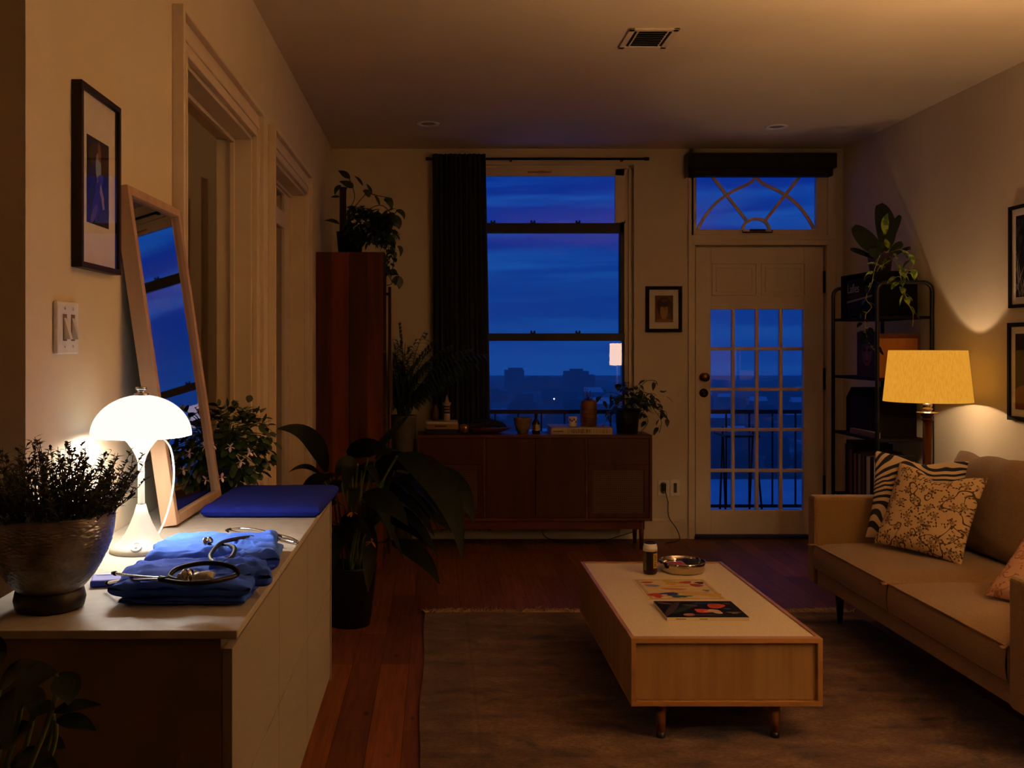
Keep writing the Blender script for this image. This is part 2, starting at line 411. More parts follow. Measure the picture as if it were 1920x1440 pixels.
MB().box(a + .06, b - .014, YF + .045, YF + .049, WZ0 + .09, ZM0).build('lower_sash_glass', gl, w1)
for zz, xs in ((ZT, (.42, .722, 1.062, 1.40)), (ZM1, (.722, 1.062))):
    for xx in xs:
        mb = MB().box(xx - .018, xx + .018, YF + .03, YF + .05, zz, zz + .007).lathe([(.006, .007), (.008, .014), (.004, .02), (0, .022)], (xx - .012, YF + .04, zz), 8).lathe([(.006, .007), (.008, .014), (.004, .02), (0, .022)], (xx + .012, YF + .04, zz), 8)
        mb.build('sash_lock', dkframe, w1)
# balcony door
yd = YF + .012
dr = sgroup('door_1')
X0, X1, Z0, Z1 = 1.943, 2.905, .03, 2.191
gx = [(1333.5, 1373.5), (1379, 1418), (1424, 1463), (1469, 1508)]; gz = [(580, 651), (657, 727), (733, 803), (809, 880), (886, 957)]
fx = lambda p: (p - PX) / 249.6
fz = lambda p: EYE - (p - PY) / 249.6
gx = [(fx(p), fx(q)) for p, q in gx]; gz = [(fz(q), fz(p)) for p, q in gz]
mb = MB().box(X0, gx[0][0], yd, yd + .045, Z0, Z1).box(gx[-1][1], X1, yd, yd + .045, Z0, Z1).box(gx[0][0], gx[-1][1], yd, yd + .045, gz[0][1], Z1).box(gx[0][0], gx[-1][1], yd, yd + .045, Z0, gz[-1][0])
mb.build('door_slab', trimm, dr, bevel=.003)
mb = MB()
for i in range(3): mb.box(gx[i][1], gx[i + 1][0], yd + .004, yd + .04, gz[-1][0], gz[0][1])
for j in range(4): mb.box(gx[0][0], gx[-1][1], yd + .006, yd + .038, gz[j + 1][1], gz[j][0])
mb.build('muntins', trimm, dr, bevel=.003)
MB().box(gx[0][0], gx[-1][1], yd + .02, yd + .024, gz[-1][0], gz[0][1]).build('door_glass', gl, dr)
for (p, q) in ((1336, 1420), (1428, 1511)):
    u0, u1, v0, v1 = fx(p), fx(q), fz(554), fz(493); mb = MB()
    for k, ins in ((.013, 0), (.009, .03)):
        u2, u3, v2, v3 = u0 + ins, u1 - ins, v0 + ins, v1 - ins; t = .008
        mb.box(u2, u3, yd - k, yd + .01, v2, v2 + t).box(u2, u3, yd - k, yd + .01, v3 - t, v3).box(u2, u2 + t, yd - k, yd + .01, v2, v3).box(u3 - t, u3, yd - k, yd + .01, v2, v3)
    mb.build('panel_moulding', trimm, dr, bevel=.002)
kx = fx(1320)
rot = Matrix.Translation((kx, yd, 0)) @ Matrix.Rotation(PI / 2, 4, 'X')
mb = MB(); mb.m = Matrix.Translation((kx, yd, fz(707))) @ Matrix.Rotation(PI / 2, 4, 'X')
mb.lathe([(.032, 0), (.032, .006), (.013, .01), (.012, .03), (.028, .04), (.034, .055), (.028, .068), (0, .073)], n=24); mb.build('door_knob', brass, dr)
mb = MB(); mb.m = Matrix.Translation((kx, yd, fz(737))) @ Matrix.Rotation(PI / 2, 4, 'X')
mb.lathe([(.033, 0), (.033, .01), (.026, .018), (.012, .02), (0, .021)], n=24).box(-.006, .006, -.018, .018, .02, .034); mb.build('deadbolt', M('dark_bronze', '#2a1d12', .35, 1), dr)
for (p, q) in ((508, 549), (690, 730), (892, 932)):
    MB().box(X1 - .004, X1 + .016, yd - .012, yd + .01, fz(q), fz(p)).build('hinge', M('dark_bronze', '#2a1d12', .35, 1), dr)
MB().box(DX0, DX1, YF - .03, Y1, 0, .025).build('threshold', M('dark_threshold', '#1c100a', .5), dr)
c0, c1 = 1.883, 2.985
mb = MB().box(c0, X0 - .012, YF - .022, YF + .06, 0, TZ0 - .06).box(X1 + .012, c1, YF - .022, YF + .06, 0, TZ0 - .06).box(c0, c1, YF - .022, YF + .06, Z1 + .012, TZ0 + .01)
mb.box(c0, c1, YF - .03, YF, TZ0 - .03, TZ0 - .012).box(X0 - .03, X1 + .03, YF - .028, YF, Z1 + .012, Z1 + .028)
mb.box(DX0, X0 + .012, yd + .046, yd + .07, 0, DZ1).box(X1 - .012, DX1, yd + .046, yd + .07, 0, DZ1).box(DX0, DX1, yd + .0462, yd + .0702, Z1 - .012, DZ1)
mb.box(c0, TX0 + .01, YF - .022, YF, TZ0, TZ1 + .04).box(TX1 - .01, c1, YF - .022, YF, TZ0, TZ1 + .04).box(c0, c1, YF - .022, YF, TZ1, TZ1 + .04)
mb.build('casing', trimm, dr, bevel=.003)
# transom with ogee tracery
w2 = sgroup('window_2')
g0, g1, h0, h1 = fx(1306), fx(1531), fz(430), fz(303)
MB().box(TX0, g0, YF + .0, YF + .05, TZ0, TZ1).box(g1, TX1, YF + .0, YF + .05, TZ0, TZ1).box(g0, g1, YF, YF + .05, TZ0, h0).box(g0, g1, YF, YF + .05, h1, TZ1).build('sash_frame', trimm, w2, bevel=.004)
MB().box(g0, g1, YF + .03, YF + .034, h0, h1).build('sash_glass', gl, w2)
def bez(pts, n=14):
    o = []
    for i in range(n + 1):
        t = i / n; q = [Vector(p) for p in pts]
        while len(q) > 1: q = [q[k] * (1 - t) + q[k + 1] * t for k in range(len(q) - 1)]
        o.append((q[0].x, q[0].y))
    return o
px2 = lambda L: [(fx(a), fz(b)) for a, b in L]
mb = MB(); O, U, V = (0, YF + .03, 0), (1, 0, 0), (0, 0, 1); tw = .021
for s in (0, 1):
    mir = (lambda L: L) if s == 0 else (lambda L: [(2 * 1418.5 - a, b) for a, b in L])
    mb.ribbon(bez([Vector(p) for p in px2(mir([(1309, 430), (1330, 385), (1364, 365)]))]), O, U, V, tw, .022)
    mb.ribbon(bez([Vector(p) for p in px2(mir([(1364, 365), (1384, 351), (1400, 348), (1416, 342), (1418, 326)]))]), O, U, V, tw, .022)
    mb.ribbon(px2(mir([(1333, 326), (1364, 366), (1404, 417)])), O, U, V, tw, .02)
mb.ribbon([(fx(1418.5) + .1 * math.cos(t * PI / 12), fz(431) + .085 * math.sin(t * PI / 12)) for t in range(13)], O, U, V, tw, .024)
mb.ribbon(px2([(1418.5, 330), (1418.5, 304)]), O, U, V, tw, .02)
mb.build('tracery', trimm, w2)
mb = MB().tube([(fx(1391), YF - .01, fz(432)), (fx(1391), YF - .016, fz(436)), (fx(1447), YF - .016, fz(436)), (fx(1447), YF - .01, fz(432))], .005).box(fx(1405), fx(1434), YF - .02, YF, fz(434), fz(430))
mb.build('latch', M('dark_bronze', '#2a1d12', .35, 1), w2)

# roller blind over the transom
bl = thing('roller_blind', (2.4, YF - .07, 2.70), 'dark brown boxed roller blind mounted above the transom over the balcony door', 'blind')
bx0, bx1 = fx(1290) * .985, fx(1568) * .985
MB().box(bx0, bx1, YF - .13, YF - .02, 2.765, 2.873).build('cassette', M('dark_brown_fabric', '#1d130f', .8, c2='#17100c', bump=.2), bl, bevel=.004)
MB().box(bx0 + .012, bx1 - .02, YF - .115, YF - .03, 2.705, 2.768).build('rolled_fabric', M('dark_brown_fabric', '#1d130f', .8), bl, bevel=.012)
MB().box(bx0 - .006, bx0, YF - .13, YF - .02, 2.70, 2.873).build('end_cap', black, bl)

# curtain and rod
rd = thing('curtain_rod', (.85, 7.38, 2.83), 'thin black curtain rod running above the tall window', 'curtain rod')
zr = EYE + (PY - 296) * 7.38 / FP; r0, r1 = (798 - PX) * 7.38 / FP, (1219 - PX) * 7.38 / FP
MB().tube([(r0 + .03, 7.42, zr), (r1 - .03, 7.42, zr)], .0095, 10).build('rod', black, rd)
for q, s in ((r0, 1), (r1, -1)):
    MB().tube([(q, 7.42, zr), (q + s * .035, 7.42, zr)], .013, 12).build('finial', black, rd)
for q in (.55, 1.38): MB().box(q - .008, q + .008, 7.42, YF, zr - .012, zr + .002).build('bracket', black, rd)
cu = thing('curtain', (.17, 7.37, .1), 'dark charcoal pleated curtain drawn to the left of the window', 'curtain')
cm = M('charcoal_curtain', '#14131a', .95, c2='#0e0d12', scale=40, sheen=.1)
def cfn(u, v):
    z = .08 + (zr + .035 - .08) * v
    xa, xb = -.035 + .0 * v, .40 - .045 * v
    x = xa + (xb - xa) * u
    return (x + .006 * math.sin(u * 50 + v * 3), 7.412 + .021 * math.sin(u * 2 * PI * 11) * (1 - .25 * v) + .006 * math.sin(u * 23 + v * 4), z)
MB().grid(cfn, 160, 14).build('drape', cm, cu, solid=.004)

# ------------------------------------------------------------------ wall fixtures
def outlet(name, px0, px1, py0, py1, label, dark):
    t = thing(name, (fx((px0 + px1) / 2), YF, fz(py1)), label, 'outlet', None)
    MB().box(fx(px0), fx(px1), YF - .008, YF, fz(py1), fz(py0)).build('cover_plate', M('outlet_plastic', '#ece3d0', .4), t, bevel=.003)
    xc = fx((px0 + px1) / 2); zc = fz((py0 + py1) / 2)
    if dark:
        mb = MB(); mb.m = Matrix.Translation((xc, YF - .008, zc + .022)) @ Matrix.Rotation(PI / 2, 4, 'X'); mb.lathe([(.021, 0), (.021, .003), (0, .0031)], n=16)
        mb.m = Matrix.Translation((xc, YF - .008, zc - .022)) @ Matrix.Rotation(PI / 2, 4, 'X'); mb.lathe([(.021, 0), (.021, .003), (0, .0031)], n=16); mb.build('socket', M('beige_socket', '#8f806c', .5), t)
    else: MB().box(xc - .012, xc + .012, YF - .011, YF - .006, zc - .036, zc + .036).build('socket', M('grey_socket', '#3a352f', .5), t)
    return t
outlet('wall_outlet', 1233, 1254, 899, 930, 'wall outlet plate with a dark plug in it, right of the sideboard', True)
outlet('wall_jack', 1256, 1275, 899, 930, 'wall plate with one narrow dark slot, beside the outlet with a plug', False)
cd = thing('power_cord', (fx(1243), YF - .03, fz(935)), 'thin dark power cord hanging from the outlet to the floor', 'cord')
xc, zc = fx(1243), fz(912)
MB().box(xc - .016, xc + .016, YF - .045, YF - .0115, zc - .03, zc + .03).build('plug', black, cd, bevel=.008)
MB().tube(smooth_path([(xc + .01, YF - .04, zc - .03), (xc + .03, YF - .04, zc - .12), (xc + .03, YF - .035, .28), (xc + .035, YF - .04, .17), (xc + .09, YF - .06, .08), (xc + .10, YF - .09, .008), (xc - .02, YF - .2, .006)]), .0032, 6).build('cable', black, cd)
# switch plate
sw = thing('light_switch', (XL + .004, 2.105, 1.433), 'white double light switch plate on the wall above the mushroom lamp', 'light switch')
MB().box(XL, XL + .011, 2.044, 2.165, 1.432, 1.543).build('cover_plate', white, sw, bevel=.004)
for yc in (2.082, 2.128):
    mb = MB().box(XL + .003, XL + .0118, yc - .0105, yc + .0105, 1.46, 1.516); o = mb.build('slot', M('switch_recess', '#6d5a45', .7), sw)
    MB().prism([(0, 0), (.02, .0), (.012, .028), (.004, .05), (0, .05)], (XL + .006, yc + .007, 1.463), (1, 0, 0), (0, 0, 1), .014).build('rocker', white, o)
for yc in (2.082, 2.128):
    for zz in (1.448, 1.528):
        mb = MB(); mb.m = Matrix.Translation((XL + .011, yc, zz)) @ Matrix.Rotation(PI / 2, 4, 'Y'); mb.lathe([(.0035, 0), (.003, .0012), (0, .0015)], n=10); mb.build('screw', chrome, sw)
# ceiling vent and downlights
vt = thing('ceiling_vent', (1.01, 4.785, CE), 'rectangular ceiling air vent with dark louvres', 'vent')
vm = M('vent_paint', '#d6c4a4', .6)
vx0, vx1, vy0, vy1 = .897, 1.13, 4.635, 4.94
mb = MB().box(vx0, vx1, vy0, vy0 + .03, CE - .008, CE).box(vx0, vx1, vy1 - .03, vy1, CE - .008, CE).box(vx0, vx0 + .028, vy0, vy1, CE - .008, CE).box(vx1 - .028, vx1, vy0, vy1, CE - .008, CE)
mb.box(vx0 + .042, vx0 + .05, vy0, vy1, CE - .007, CE).box(vx1 - .05, vx1 - .042, vy0, vy1, CE - .007, CE); mb.build('frame', vm, vt, bevel=.002)
MB().box(vx0 + .02, vx1 - .02, vy0 + .02, vy1 - .02, CE - .0015, CE - .0005).build('dark_opening', M('vent_dark', '#0a0806', .9), vt)
for k in range(7):
    y = vy0 + .05 + k * .033; mb = MB(); mb.m = Matrix.Translation((0, y, CE - .008)) @ Matrix.Rotation(.6, 4, 'X'); mb.box(vx0 + .05, vx1 - .05, -.006, .006, -.001, .001); mb.build('louvre', M('vent_louvre', '#2a221a', .6), vt)
for i, (x, y, lb) in enumerate(((-.06, 6.63, 'unlit recessed downlight in the ceiling near the left wall'), (2.29, 6.72, 'unlit recessed downlight in the ceiling above the balcony door'))):
    t = thing('recessed_downlight', (x, y, CE), lb, 'ceiling light', 'recessed downlights')
    MB().lathe([(.05, -.001), (.052, -.006), (.072, -.009), (.076, -.004), (.076, 0)], (x, y, CE), 32).build('trim_ring', white, t)
    MB().lathe([(.051, -.001), (.03, -.004), (0, -.004)], (x, y, CE), 24).build('lens', M('downlight_lens', '#8a7a62', .4), t)

# ------------------------------------------------------------------ pictures
def framed(name, o, u, v, W, Hh, bw, depth, fm, mat, label, inner, base_, shapes, glz=True):
    # o: lower left corner at the wall; u, v unit vectors, u x v points into the room
    o, u, v = Vector(o), Vector(u), Vector(v); w_ = u.cross(v).normalized()
    t = thing(name, o + u * W / 2, label, 'picture')
    mb = MB()
    for (a, b, c, d) in ((0, W, 0, bw), (0, W, Hh - bw, Hh), (0, bw, bw, Hh - bw), (W - bw, W, bw, Hh - bw)):
        mb.prism([(a, c), (b, c), (b, d), (a, d)], o, u, v, depth)
    mb.build('frame', fm, t, bevel=.0015)
    m0 = o + w_ * depth * .35
    MB().prism([(bw, bw), (W - bw, bw), (W - bw, Hh - bw), (bw, Hh - bw)], m0, u, v, .004).build('mount', mat, t)
    a, b, c, d = inner
    art('print', t, m0 + w_ * .0045 + u * a + v * c, u * (b - a), v * (d - c), base_, shapes)
    if glz: MB().prism([(bw, bw), (W - bw, bw), (W - bw, Hh - bw), (bw, Hh - bw)], m0 + w_ * .01, u, v, .0015).build('glazing', glass('picture_glass', .02), t)
    return t
walnut = wood('dark_walnut_frame', '#2a1710', '#1a0d09', 'Z')
ink = lambda h: M('ink_' + h, '#' + h, .7, spec=.1)
framed('framed_print', (XL, 2.147, 1.62), (0, 1, 0), (0, 0, 1), .268, .405, .013, .024, walnut, paper, 'large dark wood framed print of a blue abstract figure above the light switch', (.06, .205, .105, .30), ink('232036'),
       [(ell(.3, .8, .22, .15, .3, wob=.2), ink('4a3a30')), (ell(.75, .78, .2, .2, 0, wob=.2), ink('38211c')), (ell(.5, .68, .13, .17, .1), ink('7f8fa6')), (ell(.55, .86, .07, .12, .2), ink('8a5a40')),
        (ell(.2, .55, .2, .12, .5, wob=.2), ink('1c1f66')), (ell(.55, .5, .2, .09, .4), ink('2a3aa0')), (ell(.6, .42, .2, .05, -.6), ink('a06a50')), (ell(.4, .25, .3, .14, .9, wob=.2), ink('2b2470')),
        (ell(.7, .3, .05, .22, .5), ink('9a8f8c')), (ell(.3, .12, .2, .06, .6), ink('5a4a7a')), (ell(.75, .1, .25, .12, .2, wob=.2), ink('2c2019'))])
fblack = M('matt_black_frame', '#0a0908', .65, c2='#0e0c0b', spec=.15)
framed('small_framed_print', (fx(1210), YF, fz(623)), (1, 0, 0), (0, 0, 1), .272, .345, .026, .022, fblack, paper, 'small black framed sepia face drawing between the window and balcony door', (.07, .205, .075, .275), ink('6b4a2c'),
       [(ell(.5, .6, .42, .36, 0, wob=.06), ink('3a2a22')), (ell(.5, .42, .22, .33, 0), ink('a27c50')), (ell(.5, .7, .35, .12, 0, wob=.1), ink('2c211d')), (ell(.5, .82, .18, .07), ink('5e3d28')), (ell(.53, .55, .02, .1), ink('6b4a2c')), (ell(.5, .05, .5, .08), ink('8c653c'))])
dark_ = fblack
fr1 = framed('framed_forest_photo', (XR, 5.28, 1.648), (0, -1, 0), (0, 0, 1), .46, .535, .018, .025, dark_, paper, 'upper black framed monochrome forest photo on the right wall', (.055, .405, .055, .48), ink('141214'),
       [(ell(RND.random(), .1 + .3 * RND.random(), .004 + .006 * RND.random(), .1 + .15 * RND.random(), RND.uniform(-.8, .8)), ink('8d8686')) for _ in range(34)] + [(ell(RND.random(), .5 + .45 * RND.random(), .05, .03, RND.random() * 3, wob=.4), ink('3a3638')) for _ in range(40)])
fr2 = framed('framed_portrait', (XR, 5.29, 1.057), (0, -1, 0), (0, 0, 1), .46, .513, .022, .025, dark_, paper, 'lower black framed brown portrait print on the right wall beside the floor lamp', (.06, .40, .06, .455), ink('2a130c'),
       [(ell(.45, .55, .30, .34, 0, n=24, wob=.04), ink('3a1c10')), (ell(.42, .56, .2, .24, 0, n=24), ink('6b3a20')), (ell(.4, .84, .36, .16, .05, n=24, wob=.06), ink('150a07')), (ell(.2, .12, .34, .2, .2, n=24), ink('7a4026')), (ell(.75, .2, .3, .22, -.2, n=24), ink('2a120b')), (ell(.4, .62, .14, .03), ink('3a1c10'))])

# ------------------------------------------------------------------ low cabinet along the left wall
CT = .995                                           # its top
XF = -.32
greige = M('greige_laminate', '#a19a8e', .55, c2='#999286', scale=40, spec=.3)
cbt = thing('wall_cabinet', (-.56, 2.33, 0), 'long greige drawer cabinet along the left wall under the mushroom lamp', 'cabinet')
MB().box(XL + .002, XF, 1.59, 3.07, CT - .014, CT).build('worktop', greige, cbt, bevel=.0015)
MB().box(XL + .002, -.348, 1.60, 3.06, .43, CT - .014).build('carcass', M('shaded_end_panel', '#6f5c48', .6, c2='#655340'), cbt)  # end face colour browned from the greige to stand for its shade
MB().box(XL + .002, -.53, 1.75, 2.95, 0, .43).build('plinth', M('dark_plinth', '#17110d', .7), cbt)
ys = [1.602, 2.078, 2.532, 3.058]
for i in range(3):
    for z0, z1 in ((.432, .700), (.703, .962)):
        MB().box(-.347, -.330, ys[i] + .0012, ys[i + 1] - .0012, z0, z1).build('drawer_front', M('greige_front_shaded', '#837a6e', .6, c2='#837969', scale=40, spec=.2), cbt, bevel=.0012)  # same laminate as the worktop, darkened in colour to stand for dimmer light
MB().box(-.348, -.326, 3.06, 3.069, .42, CT - .014).build('end_panel', greige, cbt)

# mushroom lamp
lx, ly = -.656, 2.206
tl = thing('mushroom_table_lamp', (lx, ly, CT), 'white mushroom-shaped table lamp glowing on the long cabinet', 'lamp')
lw = M('lamp_white_enamel', '#a5a094', .4, c2='#9e998d', spec=.5)
prof = [(0, 0), (.066, 0), (.068, .006), (.066, .012), (.058, .016), (.046, .025), (.034, .041), (.024, .062), (.0158, .083), (.0098, .104)]
MB().lathe([(r, z) for r, z in prof], (lx, ly, CT), 40).build('base', lw, tl)
MB().lathe([(.0085, .104), (.0078, .107), (.0072, .19), (.0085, .2), (.0125, .212), (.020, .226), (.030, .240), (.0415, .253), (.046, .260), (.044, .260), (.02, .24), (0, .235)], (lx, ly, CT), 36).build('trumpet_reflector', lw, tl)
shp = [(.1095 * math.cos(a), .256 + .09 * math.sin(a)) for a in [i * PI / 2 / 14 for i in range(14)]]
mb = MB(); mb.lathe([(.1055, .2565)] + shp + [(.012, .3462)], (lx, ly, CT), 48)
mb.f = mb.f[:-2]; mb.sm = mb.sm[:-2]; mb.mi = mb.mi[:-2]
shade = mb.build('shade', emit('opal_shade_glow', '#fff6ea', 1.0), tl)
mb = MB(); mb.lathe([(r - .004, z - .003) for r, z in [(.1085, .258)] + shp[1:]] + [(.012, .341)], (lx, ly, CT), 48)
mb.f = mb.f[:-2]; mb.sm = mb.sm[:-2]; mb.mi = mb.mi[:-2]; mb.build('shade_lining', emit('opal_lining_glow', '#fff3e4', 37.0), tl)
MB().lathe([(.016, .342), (.016, .349), (.008, .351), (.008, .356), (.012, .358), (.012, .363), (0, .365)], (lx, ly, CT), 20).build('finial', chrome, tl)
mb = MB(); mb.m = Matrix.Translation((lx + .006, ly - .056, CT + .0195)) @ Matrix.Rotation(.72, 4, 'X'); mb.lathe([(.012, -.004), (.012, .003), (.0105, .003), (.0095, .001), (.004, .001), (.0035, .003), (0, .003)], n=24); mb.build('switch', white, tl)
MB().tube(smooth_path([(lx - .03, ly + .03, CT + .008), (lx - .02, ly + .05, CT + .004), (lx + .0, ly + .1, CT + .004), (lx + .02, ly + .14, CT + .06), (lx + .03, ly + .16, CT + .14), (lx + .01, ly + .2, CT + .21), (lx - .04, ly + .25, CT + .24)]), .0026, 6).build('cable', white, tl)
light('table_lamp_bulb', (lx, ly, CT + .305), 2.0, (1, .92, .82), .022, tl)

# leaning mirror
mr = thing('leaning_mirror', (-.70, 2.715, CT), 'pale oak framed mirror leaning on the left wall behind the mushroom lamp', 'mirror')
oak = wood('pale_oak_frame', '#b5967a', '#a58569', 'Z', scale=20)
ang = math.atan2(.125, .85); L = math.hypot(.125, .85)
MM = Matrix.Translation((-.660, 2.48, CT + .006)) @ Matrix.Rotation(-math.radians(1.4), 4, 'Z') @ Matrix.Rotation(-ang, 4, 'Y')
def mbox(*a):
    mb = MB(); mb.m = MM; return mb.box(*a)
Wm = .465
mb = mbox(-.028, .012, 0, .024, 0, L); mb.box(-.028, .012, Wm - .024, Wm, 0, L).box(-.028, .012, .024, Wm - .024, 0, .024).box(-.028, .012, .024, Wm - .024, L - .024, L).build('frame', oak, mr, bevel=.002)
mbox(-.004, 0, .024, Wm - .024, .024, L - .024).build('mirror_glass', M('mirror_silver', '#d5d9d8', .02, 1, c2='#d3d7d6'), mr)
mbox(-.026, -.005, .024, Wm - .024, .024, L - .024).build('backboard', black, mr)

# herb bowl
hb = thing('herb_bowl', (-.672, 1.727, CT), 'bushy thyme-like herb in a hammered metallic bowl, front of the long cabinet', 'potted plant')
hx, hy = -.672, 1.727
hm_ = M('hammered_pewter', '#98979b', .3, .75, c2='#747378', scale=30)
def bowlp(z): return .047 + .062 * math.sin(min(1, z / .13) * PI / 2) ** .75
out_p = [(bowlp(z), .03 + z) for z in [i * .0095 for i in range(15)]]
in_p = [(bowlp(z) - .006, .03 + z) for z in [.133, .12, .1]] + [(0, .128)]
def hammered():
    mb = MB(); nr, na = 130, 300
    def f(u, v):
        z = .133 * v; a = u * 2 * PI; r = bowlp(z)
        k = noise.noise(Vector((math.cos(a) * 15, math.sin(a) * 15, z * 380))) + .5 * noise.noise(Vector((math.cos(a) * 6, math.sin(a) * 6, z * 140)))
        r += .0012 * k * min(1, (1 - v) * 12) * min(1, v * 8)
        return (hx + r * math.cos(a), hy + r * math.sin(a), CT + .03 + z)
    mb.grid(f, na, nr)
    mb.lathe([(out_p[-1][0], out_p[-1][1]), (out_p[-1][0] - .002, .167)] + in_p, (hx, hy, CT), 56); return mb
hammered().build('bowl', hm_, hb)
MB().lathe([(.05, 0), (.057, .004), (.060, .018), (.057, .032), (.048, .037), (0, .037)], (hx, hy, CT), 40).build('foot', M('dark_wood_foot', '#170e0a', .5), hb)
MB().lathe([(.1, .135), (.06, .142), (0, .144)], (hx, hy, CT), 24).build('soil', soil, hb)
fo = MB(); st = MB()
for k in range(250):
    a = RND.uniform(0, 2 * PI); rr = .092 * math.sqrt(RND.random()); tilt = rr / .092
    p = Vector((hx + rr * math.cos(a), hy + rr * math.sin(a), CT + .14)); d = Vector((math.cos(a) * tilt * .75, math.sin(a) * tilt * .75, 1)) + Vector((RND.gauss(0, .12), RND.gauss(0, .12), 0))
    d.normalize(); Ls = RND.uniform(.09, .165) * (1.0 - .12 * tilt); pts = []
    for i in range(8):
        pts.append(p.copy()); p = p + d * (Ls / 7); d = (d + Vector((RND.gauss(0, .1), RND.gauss(0, .1), .03))).normalized()
    st.tube(pts, .0011, 4, .0005)
    for i in range(1, 8):
        for q in range(RND.choice((3, 4, 4))):
            aa = RND.uniform(0, 2 * PI); dd = Vector((math.cos(aa), math.sin(aa), RND.uniform(.2, 1.0)))
            fo.leaf(pts[i] - (pts[i] - pts[i - 1]) * RND.random(), dd, RND.uniform(.009, .016), RND.uniform(.005, .0075), .2, .2, 2)
fo.build('foliage', M('thyme_leaf', '#3a3a22', .7, c2='#25271a'), hb); st.build('stems', M('thyme_stem', '#4a3b26', .8), hb)

# leafy flowering plant at the end of the cabinet
fp = thing('flowering_plant', (-.66, 3.018, CT), 'bushy green plant with small pink-white flowers in a dark pot behind the leaning mirror', 'potted plant')
fxx, fyy = -.655, 3.018
MB().lathe([(.036, 0), (.048, .085), (.050, .09), (.047, .09), (.044, .078), (0, .078)], (fxx, fyy, CT), 24).build('pot', M('dark_glazed_pot', '#15161c', .3), fp)
fo = MB(); st = MB(); fl = MB()
cen = Vector((-.625, 3.05, 1.15))
for k in range(520):
    u_ = Vector((RND.gauss(0, 1), RND.gauss(0, 1), RND.gauss(0, 1))).normalized(); s = RND.random() ** .4
    p = cen + Vector((u_.x * .125 * s, u_.y * .10 * s, u_.z * .135 * s))
    if p.z < CT + .03 and p.x > -.6: p.z = CT + .05 + RND.random() * .05
    if p.x < -.775 : continue
    if p.y < 2.97 and p.x < -.64: p.y = 2.99 + RND.random() * .03
    d = Vector((u_.x, u_.y, u_.z * .5 - .1)) + Vector((RND.gauss(0, .4), RND.gauss(0, .4), RND.gauss(0, .3)))
    fo.leaf(p, d, RND.uniform(.022, .038), RND.uniform(.018, .028), .6, .12, 4, 'oval', RND.uniform(-.6, .6))
    if k % 6 == 0: st.tube([(fxx, fyy, CT + .08), (fxx + (p.x - fxx) * .4, fyy + (p.y - fyy) * .3, (p.z + CT + .2) / 2), p], .0014, 4)
for (a, b) in ((400, 835), (374, 850), (468, 848), (452, 866), (416, 895), (383, 872), (432, 838)):
    p = P(a, b, 2.93); fl = MB()
    for q in range(5):
        an = q * 2 * PI / 5 + a; fl.leaf(p, (math.cos(an), -.5, math.sin(an)), .017, .009, .1, .2, 3)
    fl.build('flower', M('pink_white_petal', '#d9a9a0', .6, c2='#e9d3c4', scale=60), fp)
fo.build('foliage', green1, fp); st.build('stems', stemm, fp)

# ------------------------------------------------------------------ scrubs, stethoscopes and other cloth on the cabinet
def cloth_fn(seed, amp, fr):
    def fn(a, b, sg, k, p):
        q = Vector((p.x * fr, p.y * fr * 1.3, p.z * fr + seed * 7.1))
        n = noise.fractal(q, .9, 2.1, 3); r = abs(noise.noise(q * .55 + Vector((seed, 3, 1))))
        cr = (1 - abs(noise.noise(q * 1.5 + Vector((seed * 2, 0, 4))))) ** 5
        p.z += amp * (n * .6 + (.22 - r) * 1.0 + cr * .45) * (1 if sg > 0 else .15)
        p.x += amp * noise.noise(q * 1.2 + Vector((9, seed, 0))) * .9; p.y += amp * noise.noise(q * 1.1 + Vector((0, 5, seed))) * .9
        return p
    return fn
blue = M('cornflower_scrub_cotton', '#4a76ea', .85, c2='#426ede', scale=30, bump=.15, bscale=900, spec=.15)
navy = M('navy_scrub_cotton', '#3457cc', .88, c2='#2d4fbe', scale=30, bump=.15, bscale=900, spec=.12)
dkblue = M('royal_blue_cloth', '#18258a', .88, c2='#15207c', scale=30, bump=.1, bscale=900, spec=.12)
def scrubs(layers, mat, label, seed):
    mb = MB()
    for i, (x, y, z, hx, hy, hz, rz, amp, fr) in enumerate(layers):
        mb.m = Matrix.Translation((x, y, z)) @ Matrix.Rotation(rz, 4, 'Z'); mb.pad(hx, hy, hz, 9, 2.6, 44, cloth_fn(seed + i, amp, fr))
    return tag(mb.build('folded_scrubs', mat), label, 'scrubs')
scrubs([(-.455, 2.092, CT + .010, .122, .108, .010, .06, .005, 15), (-.465, 2.09, CT + .028, .121, .104, .013, .06, .013, 15), (-.378, 2.06, CT + .024, .045, .078, .021, .2, .012, 18)], blue, 'rumpled bright blue folded scrubs, second bundle from the front on the cabinet', 1)
scrubs([(-.447, 1.825, CT + .007, .112, .085, .008, 0, .005, 16), (-.455, 1.83, CT + .028, .122, .092, .016, .02, .012, 13), (-.372, 1.85, CT + .034, .05, .07, .016, .3, .016, 20)], navy, 'darker blue folded scrubs at the front edge of the cabinet, under a stethoscope', 4)
mb = MB(); pts_ = None
def wedge(a, b, sg, k, p):
    # the bundle is seen as a lozenge: slide the far edge to the right
    p.x += (p.y) * .02; p.z += .0025 * noise.noise(p * 14) * (1 if sg > 0 else 0) - (.0012 if sg > 0 and abs(b + .2) < .03 else 0); return p
mb.m = Matrix.Translation((-.462, 2.83, CT + .0165)); mb.pad(.157, .212, .0165, 14, 3.4, 24, wedge)
tag(mb.build('folded_cloth', dkblue), 'neatly folded royal blue cloth at the far end of the long cabinet', 'cloth')
bx = thing('badge_case', (-.63, 1.93, CT), 'small bright blue plastic case with a pale label beside the herb bowl', 'case')
mb = MB(); mb.m = Matrix.Translation((-.618, 1.905, CT)) @ Matrix.Rotation(.25, 4, 'Z')
